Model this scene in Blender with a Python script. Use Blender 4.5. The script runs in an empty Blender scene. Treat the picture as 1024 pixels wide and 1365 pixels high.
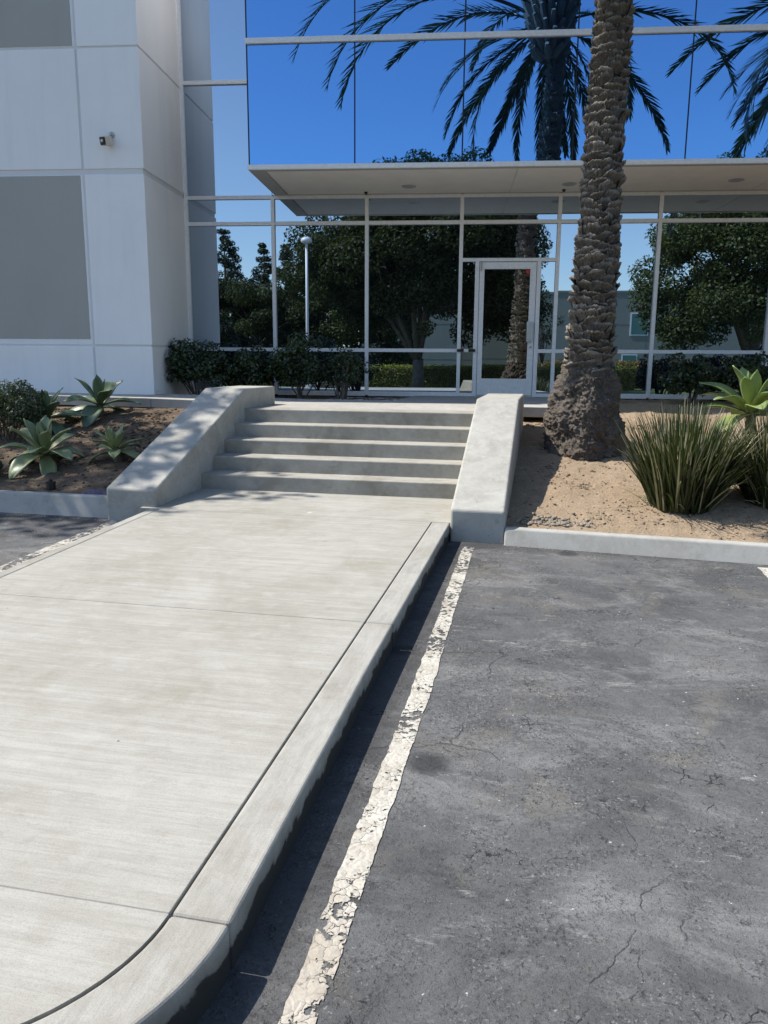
import bpy, bmesh, math, random
import numpy as np
from mathutils import Vector, Matrix, noise as mnoise

R = math.radians
scene = bpy.context.scene
COL = scene.collection

# ------------------------------------------------------------------ camera
CAM = Vector((0.9004, 0.0, 1.3366))
PITCH, YAW, ROLL = 0.1903, 0.2089, 0.0071
_r = Vector((math.cos(YAW), math.sin(YAW), 0)); _fw = Vector((-math.sin(YAW), math.cos(YAW), 0))
_F = _fw * math.cos(PITCH) + Vector((0, 0, -math.sin(PITCH)))
_U = _fw * math.sin(PITCH) + Vector((0, 0, math.cos(PITCH)))
_X = _r * math.cos(ROLL) + _U * math.sin(ROLL); _Y = -_r * math.sin(ROLL) + _U * math.cos(ROLL)
cam_data = bpy.data.cameras.new('camera')
cam_data.sensor_fit = 'HORIZONTAL'; cam_data.sensor_width = 36.0
cam_data.lens = 36.0 * 1037.7 / 1024.0
cam_data.clip_start = 0.05; cam_data.clip_end = 2000
cam = bpy.data.objects.new('camera', cam_data); COL.objects.link(cam)
cam.matrix_world = Matrix(((_X.x, _Y.x, -_F.x, CAM.x), (_X.y, _Y.y, -_F.y, CAM.y), (_X.z, _Y.z, -_F.z, CAM.z), (0, 0, 0, 1)))
scene.camera = cam

# ------------------------------------------------------------------ sky and sun
SUN_TRAVEL = Vector((0.78, -0.006, -1.0)).normalized()      # from the left, almost along the steps
SUN_EL = math.asin(-SUN_TRAVEL.z)
world = bpy.data.worlds.new('World'); scene.world = world; world.use_nodes = True
wn = world.node_tree; bg = wn.nodes['Background']
sky = wn.nodes.new('ShaderNodeTexSky'); sky.sky_type = 'NISHITA'; sky.sun_disc = False
sky.sun_elevation = SUN_EL; sky.sun_rotation = R(-90.0)
sky.altitude = 0; sky.air_density = 1.0; sky.dust_density = 0.5; sky.ozone_density = 1.6
wn.links.new(sky.outputs[0], bg.inputs[0]); bg.inputs[1].default_value = 0.118
sl = bpy.data.lights.new('sun', 'SUN'); sl.energy = 3.85; sl.angle = R(0.55); sl.color = (1.0, 0.945, 0.86)
sun = bpy.data.objects.new('sun', sl); COL.objects.link(sun)
sun.rotation_euler = SUN_TRAVEL.to_track_quat('-Z', 'Y').to_euler(); sun.location = (-20, 5, 30)
vs = scene.view_settings; vs.view_transform = 'Standard'; vs.look = 'None'; vs.gamma = 1.0
vs.exposure = 0.86; vs.use_curve_mapping = False
scene.render.engine = 'CYCLES'
scene.cycles.use_denoising = True
scene.cycles.max_bounces = 8; scene.cycles.caustics_reflective = False; scene.cycles.transparent_max_bounces = 12

# ------------------------------------------------------------------ helpers: objects
def link(o, parent=None):
    COL.objects.link(o)
    if parent is not None: o.parent = parent
    return o
def tag(o, label=None, cat=None, group=None, kind=None):
    if label: o['label'] = label
    if cat: o['category'] = cat
    if group: o['group'] = group
    if kind: o['kind'] = kind
    return o
def empty(name, loc=(0, 0, 0), rz=0.0, parent=None):
    o = bpy.data.objects.new(name, None); o.location = loc; o.rotation_euler = (0, 0, rz); o.empty_display_size = 0.2
    return link(o, parent)
def mesh_np(name, V, Fq, mat_idx=None, smooth=False):
    V = np.asarray(V, np.float32); Fq = np.asarray(Fq, np.int32)
    me = bpy.data.meshes.new(name); k = Fq.shape[1]
    me.vertices.add(len(V)); me.vertices.foreach_set('co', V.ravel())
    me.loops.add(Fq.size); me.loops.foreach_set('vertex_index', Fq.ravel())
    me.polygons.add(len(Fq)); me.polygons.foreach_set('loop_start', np.arange(0, Fq.size, k, dtype=np.int32))
    me.polygons.foreach_set('loop_total', np.full(len(Fq), k, np.int32))
    if mat_idx is not None: me.polygons.foreach_set('material_index', np.asarray(mat_idx, np.int32))
    if smooth: me.polygons.foreach_set('use_smooth', np.ones(len(Fq), bool))
    me.update(calc_edges=True); me.validate()
    return me
def obj(name, me, mats, parent=None, loc=None):
    o = bpy.data.objects.new(name, me)
    for m in (mats if isinstance(mats, (list, tuple)) else [mats]):
        if len(me.materials) < (len(mats) if isinstance(mats, (list, tuple)) else 1): me.materials.append(m)
    if loc is not None: o.location = loc
    return link(o, parent)
class MB:
    def __init__(s): s.v = []; s.f = []
    def add(s, v, f):
        n = len(s.v); s.v += [tuple(p) for p in v]; s.f += [tuple(i + n for i in q) for q in f]; return s
    def box(s, x0, x1, y0, y1, z0, z1):
        return s.add([(x0, y0, z0), (x1, y0, z0), (x1, y1, z0), (x0, y1, z0), (x0, y0, z1), (x1, y0, z1), (x1, y1, z1), (x0, y1, z1)],
                     [(3, 2, 1, 0), (4, 5, 6, 7), (0, 1, 5, 4), (1, 2, 6, 5), (2, 3, 7, 6), (3, 0, 4, 7)])
    def prism(s, pts, top, bot):
        n = len(pts)
        v = [(x, y, top(x, y)) for x, y in pts] + [(x, y, bot(x, y)) for x, y in pts]
        f = [tuple(range(n)), tuple(range(2 * n - 1, n - 1, -1))]
        f += [(i, i + n, (i + 1) % n + n, (i + 1) % n) for i in range(n)]
        return s.add(v, f)
    def tube(s, path, rad, seg=10, cap=True):
        path = [Vector(p) for p in path]; rings = []
        up = Vector((0.13, 0.21, 0.97))
        for i, p in enumerate(path):
            d = (path[min(i + 1, len(path) - 1)] - path[max(i - 1, 0)]).normalized()
            a = d.cross(up if abs(d.dot(up)) < 0.98 else Vector((1, 0, 0))).normalized(); b = d.cross(a)
            r = rad[i] if isinstance(rad, (list, tuple)) else rad
            rings.append([p + (a * math.cos(t) + b * math.sin(t)) * r for t in [2 * math.pi * j / seg for j in range(seg)]])
        v = [q for ring in rings for q in ring]; f = []
        for i in range(len(path) - 1):
            for j in range(seg):
                f.append((i * seg + j, i * seg + (j + 1) % seg, (i + 1) * seg + (j + 1) % seg, (i + 1) * seg + j))
        if cap: f += [tuple(range(seg - 1, -1, -1)), tuple(range((len(path) - 1) * seg, len(path) * seg))]
        return s.add(v, f)
    def lathe(s, prof, seg=24, c=(0, 0, 0)):
        v = []; f = []
        for r, z in prof:
            v += [(c[0] + r * math.cos(2 * math.pi * j / seg), c[1] + r * math.sin(2 * math.pi * j / seg), c[2] + z) for j in range(seg)]
        for i in range(len(prof) - 1):
            for j in range(seg): f.append((i * seg + j, i * seg + (j + 1) % seg, (i + 1) * seg + (j + 1) % seg, (i + 1) * seg + j))
        f += [tuple(range(seg - 1, -1, -1)), tuple(range((len(prof) - 1) * seg, len(prof) * seg))]
        return s.add(v, f)
    def mesh(s, name='mesh', smooth=False):
        me = bpy.data.meshes.new(name); me.from_pydata(s.v, [], s.f); me.update()
        bm = bmesh.new(); bm.from_mesh(me); bmesh.ops.recalc_face_normals(bm, faces=bm.faces); bm.to_mesh(me); bm.free()
        if smooth:
            for p in me.polygons: p.use_smooth = True
        return me
    def build(s, name, mat, parent=None, smooth=False, bevel=0, segs=2, loc=None):
        o = obj(name, s.mesh(name, smooth), mat, parent, loc)
        if bevel:
            b = o.modifiers.new('bevel', 'BEVEL'); b.width = bevel; b.segments = segs; b.limit_method = 'ANGLE'; b.angle_limit = R(35)
            b.harden_normals = False
        return o
def copy_tree(o, parent=None):
    c = o.copy(); link(c); c.parent = parent
    for ch in list(o.children): copy_tree(ch, c)
    return c

# ------------------------------------------------------------------ helpers: materials
class NT:
    def __init__(s, name):
        s.m = bpy.data.materials.new(name); s.m.use_nodes = True; s.t = s.m.node_tree; s.t.nodes.clear()
        s.out = s.n('ShaderNodeOutputMaterial'); s.tc = s.n('ShaderNodeTexCoord')
    def n(s, ty, **k):
        x = s.t.nodes.new(ty)
        for a, b in k.items(): setattr(x, a, b)
        return x
    def set(s, sock, v):
        if hasattr(v, 'node') or hasattr(v, 'is_linked'): s.t.links.new(v, sock)
        elif isinstance(v, (tuple, list)) and len(v) == 3 and sock.type == 'RGBA': sock.default_value = (*v, 1)
        else: sock.default_value = v
    def co(s, scale=(1, 1, 1), rot=(0, 0, 0), loc=(0, 0, 0), src='Object'):
        mp = s.n('ShaderNodeMapping'); s.t.links.new(s.tc.outputs[src], mp.inputs[0])
        mp.inputs['Scale'].default_value = scale; mp.inputs['Rotation'].default_value = rot; mp.inputs['Location'].default_value = loc
        return mp.outputs[0]
    def noise(s, scale, detail=4, rough=.55, dist=0.0, vec=None):
        x = s.n('ShaderNodeTexNoise'); s.set(x.inputs['Vector'], vec if vec is not None else s.tc.outputs['Object'])
        x.inputs['Scale'].default_value = scale; x.inputs['Detail'].default_value = detail; x.inputs['Roughness'].default_value = rough; x.inputs['Distortion'].default_value = dist
        return x.outputs['Fac']
    def voro(s, scale, feature='F1', vec=None, out='Distance', rnd=1.0):
        x = s.n('ShaderNodeTexVoronoi', feature=feature); s.set(x.inputs['Vector'], vec if vec is not None else s.tc.outputs['Object'])
        x.inputs['Scale'].default_value = scale; x.inputs['Randomness'].default_value = rnd
        return x.outputs[out]
    def ramp(s, fac, stops, interp='LINEAR'):
        x = s.n('ShaderNodeValToRGB'); x.color_ramp.interpolation = interp; s.set(x.inputs[0], fac); e = x.color_ramp.elements
        while len(e) < len(stops): e.new(0.5)
        for k, (p, c) in enumerate(stops):
            e[k].position = p; e[k].color = (*c, 1) if isinstance(c, (tuple, list)) else (c, c, c, 1)
        return x.outputs[0]
    def mix(s, fac, a, b, mode='MIX'):
        x = s.n('ShaderNodeMix', data_type='RGBA', blend_type=mode)
        s.set(x.inputs[0], fac); s.set(x.inputs[6], a); s.set(x.inputs[7], b); return x.outputs[2]
    def math(s, op, a, b=0.0):
        x = s.n('ShaderNodeMath', operation=op); s.set(x.inputs[0], a); s.set(x.inputs[1], b); return x.outputs[0]
    def bump(s, h, strength=.3, dist=.01, normal=None):
        x = s.n('ShaderNodeBump'); s.set(x.inputs['Height'], h); x.inputs['Strength'].default_value = strength; x.inputs['Distance'].default_value = dist
        if normal is not None: s.set(x.inputs['Normal'], normal)
        return x.outputs[0]
    def bsdf(s, color, rough=.8, metal=0.0, normal=None, spec=.5):
        x = s.n('ShaderNodeBsdfPrincipled'); s.set(x.inputs['Base Color'], color); s.set(x.inputs['Roughness'], rough)
        x.inputs['Metallic'].default_value = metal; x.inputs['Specular IOR Level'].default_value = spec
        if normal is not None: s.set(x.inputs['Normal'], normal)
        return x.outputs[0]
    def done(s, sh):
        s.t.links.new(sh, s.out.inputs['Surface']); return s.m
    def rnd(s):
        x = s.n('ShaderNodeObjectInfo'); return x.outputs['Random']

def m_concrete(name, base, stain, pale, streak=None, fine=1.0, blotch=1.0, bump=.25, tar_shade=False):
    t = NT(name)
    big = t.noise(1.1 * blotch, 9, .68, .6); mid = t.noise(5.5 * blotch, 8, .70, .4, t.co(loc=(3, 7, 1)))
    c = t.mix(t.ramp(big, [(.45, 0), (.64, .75)]), base, stain)
    wide = t.noise(.55 * blotch, 8, .66, .8, t.co(loc=(6, 2, 4))); c = t.mix(t.ramp(wide, [(.46, 0), (.64, .65)]), c, pale)
    c = t.mix(t.ramp(mid, [(.50, 0), (.72, .65)]), c, pale)
    c = t.mix(t.ramp(mid, [(.28, .5), (.44, 0)]), c, tuple(v * .86 for v in stain))
    h = t.noise(90 * fine, 5, .7)
    if streak:
        s1 = t.noise(1.0, 7, .70, .25, t.co(scale=streak)); s2 = t.noise(1.0, 5, .75, .12, t.co(scale=tuple(v * 4.2 for v in streak), loc=(2, 5, 0)))
        c = t.mix(t.ramp(s1, [(.38, .30), (.56, 0)]), c, tuple(v * .84 for v in stain))
        c = t.mix(t.ramp(s1, [(.54, 0), (.70, .30)]), c, pale)
        c = t.mix(t.ramp(s2, [(.38, .34), (.50, 0)]), c, tuple(v * .74 for v in base))
        c = t.mix(t.ramp(s2, [(.56, 0), (.68, .28)]), c, pale)
        h = t.math('ADD', h, t.math('MULTIPLY', s2, 2.2))
    spots = t.ramp(t.voro(7.5 * fine), [(.030, 1), (.050, 0)]); pm = t.ramp(t.noise(4, 3), [(.53, 0), (.58, 1)])
    c = t.mix(t.math('MULTIPLY', spots, t.math('MULTIPLY', pm, .85)), c, (.07, .06, .05))
    gum = t.ramp(t.math('ADD', t.voro(1.25, 'F1', t.co(loc=(2.3, .7, 0))), t.math('MULTIPLY', mid, .03)), [(.040, .8), (.062, 0)]); c = t.mix(gum, c, (.62, .61, .57))
    drip = t.ramp(t.math('ADD', t.voro(1.7, 'F1', t.co(loc=(7.1, 3.3, 0))), t.math('MULTIPLY', mid, .06)), [(.050, .35), (.085, 0)]); c = t.mix(drip, c, tuple(v * .55 for v in stain))
    c = t.mix(t.ramp(t.noise(230 * fine, 3, .75), [(.36, .30), (.52, 0)]), c, (.14, .13, .11))
    if tar_shade:                                                   # seal coat and tyre dirt, with the shaded face's darkness painted in
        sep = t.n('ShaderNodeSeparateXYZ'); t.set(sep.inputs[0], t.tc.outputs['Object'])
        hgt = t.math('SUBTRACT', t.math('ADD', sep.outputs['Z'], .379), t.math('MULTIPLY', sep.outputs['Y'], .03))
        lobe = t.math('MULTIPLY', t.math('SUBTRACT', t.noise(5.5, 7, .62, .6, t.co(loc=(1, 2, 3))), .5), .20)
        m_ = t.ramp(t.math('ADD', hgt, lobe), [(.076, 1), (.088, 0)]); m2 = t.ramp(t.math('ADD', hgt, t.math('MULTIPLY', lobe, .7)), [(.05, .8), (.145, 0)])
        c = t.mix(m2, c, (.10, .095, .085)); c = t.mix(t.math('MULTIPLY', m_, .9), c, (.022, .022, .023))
    return t.done(t.bsdf(c, .86, normal=t.bump(h, bump, .004), spec=.22))
M = {}
M['walk'] = m_concrete('broomed_concrete', (.364, .353, .313), (.288, .270, .222), (.444, .437, .400), streak=(1.3, 21, 21), blotch=1.2, bump=.4)
M['walk_edge'] = m_concrete('walk_edge_concrete', (.354, .343, .305), (.279, .259, .219), (.438, .431, .398), streak=(13, 1.6, 4), fine=1.1, tar_shade=True)
M['cheek'] = m_concrete('trowelled_concrete', (.392, .383, .347), (.296, .285, .248), (.491, .485, .451), blotch=2.4)
M['step'] = m_concrete('step_concrete', (.375, .358, .312), (.235, .215, .170), (.445, .432, .39), streak=(2.2, 9, 3), blotch=1.6)
M['kerb'] = m_concrete('kerb_concrete', (.407, .398, .367), (.319, .308, .274), (.465, .458, .429), blotch=3)
M['pavement'] = m_concrete('pavement_concrete', (.416, .403, .372), (.354, .336, .296), (.478, .469, .443), streak=(8, 2, 8))

def m_asphalt():
    t = NT('worn_asphalt')
    big = t.noise(.9, 12, .76, .6); st = t.noise(1.0, 12, .80, .5, t.co(scale=(1.3, 2.4, 1), rot=(0, 0, .12)))
    c = t.mix(t.ramp(big, [(.40, 0), (.60, 1)]), (.086, .087, .089), (.145, .146, .147))
    c = t.mix(t.ramp(st, [(.50, 0), (.62, .8)]), c, (.230, .229, .224))
    c = t.mix(t.ramp(st, [(.34, .8), (.44, 0)]), c, (.057, .057, .059))
    warm = t.noise(1.9, 10, .74, .4, t.co(loc=(9, 4, 0)))
    c = t.mix(t.ramp(warm, [(.54, 0), (.66, .55)]), c, (.175, .160, .130))
    pat = t.noise(2.4, 10, .75, .5, t.co(loc=(5, 5, 5)))          # where stones show and where seal coat hides them
    pm = t.ramp(pat, [(.46, .06), (.56, 1)])
    cell = t.n('ShaderNodeTexVoronoi', feature='F1'); 
    cw = t.n('ShaderNodeTexNoise'); cw.inputs['Scale'].default_value = 90; cw.inputs['Detail'].default_value = 3; t.set(cw.inputs['Vector'], t.tc.outputs['Object'])
    cv = t.n('ShaderNodeVectorMath', operation='MULTIPLY_ADD'); t.set(cv.inputs[0], cw.outputs['Color']); cv.inputs[1].default_value = (.030, .030, .030); t.set(cv.inputs[2], t.tc.outputs['Object'])
    t.set(cell.inputs['Vector'], cv.outputs[0]); cell.inputs['Scale'].default_value = 88
    csep = t.n('ShaderNodeSeparateColor'); t.set(csep.inputs[0], cell.outputs['Color'])
    stone = t.math('MULTIPLY', t.ramp(cell.outputs['Distance'], [(.30, 1), (.46, 0)]), t.ramp(csep.outputs[0], [(.55, 0), (.80, 1)]))
    pitm = t.math('MULTIPLY', t.ramp(cell.outputs['Distance'], [(.34, 1), (.50, 0)]), t.ramp(csep.outputs[1], [(.66, 0), (.74, 1)]))
    g1 = t.noise(62, 6, .8); g2 = t.noise(210, 4, .75, 0, t.co(loc=(3, 1, 2)))
    c = t.mix(t.math('MULTIPLY', pm, t.math('MULTIPLY', stone, .5)), c, (.36, .35, .32))
    c = t.mix(t.math('MULTIPLY', t.math('ADD', t.math('MULTIPLY', pm, .55), .06), pitm), c, (.026, .026, .027))
    c = t.mix(t.math('MULTIPLY', pm, t.ramp(g1, [(.38, .6), (.49, 0)])), c, (.032, .032, .034))
    c = t.mix(t.ramp(g2, [(.38, .5), (.50, 0)]), c, (.035, .035, .036))
    bare = pm; hole2 = pitm
    # white grit and flakes
    speck = t.ramp(t.voro(16, 'F1', cv.outputs[0]), [(.05, 1), (.075, 0)]); sm = t.ramp(t.noise(6, 4), [(.47, 0), (.53, 1)])
    c = t.mix(t.math('MULTIPLY', speck, t.math('MULTIPLY', sm, .9)), c, (.60, .58, .53))
    scuff = t.ramp(t.noise(1.0, 12, .82, .3, t.co(scale=(3.2, 9, 3), rot=(0, 0, -.1), loc=(5, 2, 0))), [(.585, 0), (.66, .7)])
    c = t.mix(scuff, c, (.37, .365, .345))
    oil = t.ramp(t.math('ADD', t.voro(.95, 'F1', t.co(loc=(.3, .35, 0))), t.math('MULTIPLY', g1, .05)), [(.075, .7), (.13, 0)])
    c = t.mix(oil, c, (.030, .030, .031))
    # tarry band along walkway and kerbs, also deepening the kerb shadow by colour
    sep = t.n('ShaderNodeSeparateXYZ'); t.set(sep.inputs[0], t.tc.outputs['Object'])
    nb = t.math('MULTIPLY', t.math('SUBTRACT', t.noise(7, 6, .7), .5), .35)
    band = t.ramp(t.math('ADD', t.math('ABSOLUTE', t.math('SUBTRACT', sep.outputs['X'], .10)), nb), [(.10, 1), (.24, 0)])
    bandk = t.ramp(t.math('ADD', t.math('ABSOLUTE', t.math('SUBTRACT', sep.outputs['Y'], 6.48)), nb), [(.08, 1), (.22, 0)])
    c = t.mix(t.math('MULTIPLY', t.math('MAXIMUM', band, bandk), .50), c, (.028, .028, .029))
    # cracks
    wob = t.n('ShaderNodeTexNoise'); wob.inputs['Scale'].default_value = 5.5; wob.inputs['Detail'].default_value = 6; wob.inputs['Roughness'].default_value = .55; t.set(wob.inputs['Vector'], t.tc.outputs['Object'])
    va = t.n('ShaderNodeVectorMath', operation='MULTIPLY_ADD'); t.set(va.inputs[0], wob.outputs['Color']); va.inputs[1].default_value = (.20, .20, .20); t.set(va.inputs[2], t.tc.outputs['Object'])
    cr = t.ramp(t.voro(1.15, 'DISTANCE_TO_EDGE', va.outputs[0]), [(.0016, 1), (.0050, 0)]); cm = t.ramp(t.noise(1.7, 6, .7, 0, t.co(loc=(2, 1, 6))), [(.545, 0), (.59, 1)])
    cr2 = t.ramp(t.voro(10.0, 'DISTANCE_TO_EDGE', va.outputs[0]), [(.008, 1), (.03, 0)]); cm2 = t.ramp(t.noise(3.4, 8, .74, .3, t.co(loc=(7, 3, 3))), [(.565, 0), (.63, 1)])
    crack = t.math('MAXIMUM', t.math('MULTIPLY', t.math('MULTIPLY', cr, cm), .65), t.math('MULTIPLY', cr2, cm2))
    hole = t.ramp(t.noise(4.2, 10, .74, .5, t.co(loc=(0.4, 2.2, 8))), [(.655, 0), (.69, 1)])
    dark = t.math('MAXIMUM', crack, t.math('MULTIPLY', hole, .8))
    c = t.mix(t.math('MULTIPLY', dark, .8), c, (.016, .016, .017))
    h = t.math('SUBTRACT', t.math('ADD', t.math('ADD', t.math('MULTIPLY', g2, .5), t.math('MULTIPLY', g1, 1.0)), t.math('MULTIPLY', big, 1.0)), t.math('MULTIPLY', t.math('MAXIMUM', dark, t.math('MULTIPLY', hole2, .4)), 1.5))
    return t.done(t.bsdf(c, .82, normal=t.bump(h, .7, .008), spec=.25))
M['asphalt'] = m_asphalt()

def m_paint():
    t = NT('flaking_white_paint')
    wob = t.n('ShaderNodeTexNoise'); wob.inputs['Scale'].default_value = 22; wob.inputs['Detail'].default_value = 4; t.set(wob.inputs['Vector'], t.tc.outputs['Object'])
    va = t.n('ShaderNodeVectorMath', operation='MULTIPLY_ADD'); t.set(va.inputs[0], wob.outputs['Color']); va.inputs[1].default_value = (.05, .05, .05); t.set(va.inputs[2], t.tc.outputs['Object'])
    edge = t.voro(23, 'DISTANCE_TO_EDGE', va.outputs[0])
    sep = t.n('ShaderNodeSeparateXYZ'); t.set(sep.inputs[0], t.tc.outputs['Object'])
    far = t.ramp(t.math('MULTIPLY', sep.outputs['Y'], .14), [(.36, 0), (.62, 1)])
    wide = t.noise(3.2, 5, .65, .3); cell = t.voro(23, 'F1', va.outputs[0], 'Color')
    gap = t.ramp(edge, [(.012, 1), (.03, 0)]); gapm = t.ramp(t.math('ADD', wide, t.math('MULTIPLY', far, .12)), [(.46, 0), (.56, 1)])
    lost = t.math('ADD', t.math('MULTIPLY', t.noise(30, 4, .6), .55), t.math('ADD', t.math('MULTIPLY', wide, .6), t.math('MULTIPLY', far, .045)))
    lostm = t.ramp(lost, [(.645, 0), (.662, 1)])
    # frayed sides: distance from the stripe's middle, stored in the uv-free object x of a unit strip
    gone = t.math('MAXIMUM', t.math('MULTIPLY', gap, gapm), lostm)
    col = t.mix(t.ramp(t.noise(6, 6, .65, .4), [(.42, 0), (.66, .85)]), (.54, .52, .46), (.35, .31, .25))
    col = t.mix(t.ramp(t.noise(90, 4, .7), [(.36, .5), (.55, 0)]), col, (.28, .25, .21))
    near = t.ramp(t.math('ADD', t.math('MULTIPLY', sep.outputs['Y'], .2), t.math('MULTIPLY', t.noise(5, 5, .7), .35)), [(.42, .8), (.70, 0)]); col = t.mix(near, col, (.37, .32, .255))
    sh = t.bsdf(col, .8, normal=t.bump(t.math('ADD', t.noise(60, 4), t.math('MULTIPLY', edge, 4)), .5, .004), spec=.3)
    tr = t.n('ShaderNodeBsdfTransparent'); mx = t.n('ShaderNodeMixShader'); t.set(mx.inputs[0], gone); t.t.links.new(sh, mx.inputs[1]); t.t.links.new(tr.outputs[0], mx.inputs[2])
    return t.done(mx.outputs[0])
M['paint'] = m_paint()

def m_soil(name, a, b, pale, sc=1.0):
    t = NT(name)
    c = t.mix(t.ramp(t.noise(2.2 * sc, 7, .65, .5), [(.36, 0), (.66, 1)]), a, b)
    c = t.mix(t.ramp(t.noise(16 * sc, 6, .7, .3), [(.52, 0), (.72, .8)]), c, pale)
    c = t.mix(t.ramp(t.noise(70, 4, .7), [(.34, .75), (.50, 0)]), c, tuple(v * .42 for v in a))
    c = t.mix(t.ramp(t.noise(230, 2, .7), [(.56, 0), (.70, .5)]), c, pale)
    h = t.math('ADD', t.noise(38, 6, .72), t.math('MULTIPLY', t.noise(150, 4, .7), .5))
    return t.done(t.bsdf(c, .95, normal=t.bump(h, .9, .022), spec=.15))
M['soil'] = m_soil('dry_tan_soil', (.349, .259, .172), (.414, .318, .221), (.493, .409, .307))
M['mulch'] = m_soil('dark_mulched_soil', (.135, .098, .07), (.20, .15, .105), (.33, .26, .185))
M['stone'] = m_soil('grey_stone', (.33, .285, .23), (.40, .355, .30), (.5, .46, .40), 3)
M['clod'] = m_soil('soil_clod', (.335, .256, .177), (.409, .321, .228), (.484, .400, .307), 4)

def m_wall(name, col, rough=.7):
    t = NT(name)
    c = t.mix(t.ramp(t.noise(.8, 6, .6, .3), [(.40, 0), (.70, .5)]), col, tuple(v * .90 for v in col))
    run = t.noise(1.0, 5, .6, .2, t.co(scale=(5, 5, .5)))
    c = t.mix(t.ramp(run, [(.52, 0), (.74, .35)]), c, tuple(v * .82 for v in col))
    sc = t.ramp(t.noise(14, 5, .7), [(.66, 0), (.74, .5)]); c = t.mix(sc, c, tuple(v * .72 for v in col))
    return t.done(t.bsdf(c, rough, normal=t.bump(t.noise(90, 4, .6), .18, .004), spec=.3))
M['white_wall'] = m_wall('white_painted_concrete', (.90, .89, .88))
M['grey_wall'] = m_wall('grey_painted_concrete', (.41, .405, .375))
M['joint'] = m_wall('joint_shadow_gap', (.74, .74, .74))
M['far_wall'] = m_wall('far_grey_wall', (.24, .25, .225))
M['far_wall_low'] = m_wall('far_grey_wall_base', (.20, .20, .19))

def m_simple(name, col, rough=.5, metal=0.0, var=.12, spec=.5, nscale=20):
    t = NT(name)
    c = t.mix(t.ramp(t.noise(nscale, 4, .6), [(.35, 0), (.7, 1)]), col, tuple(max(0, v * (1 - var)) for v in col))
    return t.done(t.bsdf(c, rough, metal, spec=spec))
M['alu'] = m_simple('white_anodised_aluminium', (.80, .80, .80), .38, 0.0)
M['alu_shade'] = m_simple('grey_soffit_trim', (.46, .45, .42), .5)
M['soffit'] = m_simple('cream_soffit_panel', (.92, .905, .85), .75, nscale=3, var=.07)
M['seal'] = m_simple('black_glazing_seal', (.012, .012, .015), .5)
M['black'] = m_simple('black_plastic', (.015, .015, .015), .35)
M['lamp_rim'] = m_simple('satin_metal_rim', (.48, .47, .45), .35, .5)
M['lamp_glass'] = m_simple('downlight_lens', (.36, .34, .30), .3)
M['red'] = m_simple('red_sticker', (.55, .02, .04), .5)
M['beige'] = m_simple('beige_plastic', (.60, .55, .46), .4)
M['handle'] = m_simple('brushed_handle', (.60, .61, .63), .3, .4)
M['purple'] = m_simple('purple_cloth', (.15, .125, .185), .9, var=.4)
M['interior'] = m_simple('dark_interior', (.010, .010, .011), .9)
M['pole'] = m_simple('pale_painted_steel', (.80, .79, .76), .4)
M['teal'] = m_simple('teal_window_glass', (.05, .17, .17), .15)

def m_glass(name, tint, dark, rough=0.0):
    t = NT(name)
    g = t.n('ShaderNodeBsdfGlossy'); g.inputs['Roughness'].default_value = rough; t.set(g.inputs['Color'], tint)
    wav = t.bump(t.noise(.55, 1, .4), .018, .02); t.set(g.inputs['Normal'], wav)
    d = t.n('ShaderNodeBsdfDiffuse'); t.set(d.inputs['Color'], dark)
    ad = t.n('ShaderNodeAddShader'); t.t.links.new(g.outputs[0], ad.inputs[0]); t.t.links.new(d.outputs[0], ad.inputs[1])
    return t.done(ad.outputs[0])
M['glass'] = m_glass('reflective_glass', (.385, .475, .585), (.004, .005, .006))
M['glass_up'] = m_glass('blue_reflective_glass', (.15, .335, .635), (.003, .005, .008))
M['glass_door'] = m_glass('dark_door_glass', (.33, .37, .39), (.004, .004, .004))

def m_leaf(name, a, b, trans=.25, rough=.45, spec=.35):
    t = NT(name)
    geo = t.n('ShaderNodeNewGeometry'); f = geo.outputs['Random Per Island']
    c = t.mix(f, a, b)
    c = t.mix(t.ramp(t.noise(1.3, 3), [(.4, 0), (.65, .5)]), c, tuple(v * .65 for v in a))
    p = t.bsdf(c, rough, spec=spec)
    tl = t.n('ShaderNodeBsdfTranslucent'); t.set(tl.inputs['Color'], t.mix(.5, c, (.16, .22, .03)))
    mx = t.n('ShaderNodeMixShader'); mx.inputs[0].default_value = trans; t.t.links.new(p, mx.inputs[1]); t.t.links.new(tl.outputs[0], mx.inputs[2])
    return t.done(mx.outputs[0])
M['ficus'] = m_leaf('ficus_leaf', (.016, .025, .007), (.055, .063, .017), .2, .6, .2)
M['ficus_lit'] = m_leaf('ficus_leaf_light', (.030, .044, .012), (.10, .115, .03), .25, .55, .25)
M['pine'] = m_leaf('conifer_needle', (.018, .032, .016), (.045, .062, .028), .1)
M['shrub'] = m_leaf('dark_shrub_leaf', (.022, .040, .016), (.055, .085, .030), .15, .3, .5)
M['box'] = m_leaf('small_round_leaf', (.045, .065, .030), (.12, .15, .07), .2, .35, .5)
M['hedge'] = m_leaf('yellow_green_hedge', (.20, .22, .03), (.34, .34, .06), .25)
M['hedge_or'] = m_leaf('orange_hedge', (.20, .13, .03), (.30, .19, .05), .25)
M['palm_leaf'] = m_leaf('palm_leaflet', (.016, .026, .012), (.045, .06, .028), .15, .35, .5)
M['blade'] = m_leaf('strap_leaf', (.014, .027, .008), (.052, .072, .022), .2, .4, .4)
M['blade_dry'] = m_leaf('dry_strap_leaf', (.30, .27, .15), (.48, .45, .30), .15, .6, .3)
M['litter'] = m_leaf('dead_leaf', (.12, .08, .045), (.34, .25, .15), .1, .8, .2)
M['grass'] = m_leaf('lawn_blade', (.05, .09, .02), (.11, .16, .035), .2)

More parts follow.
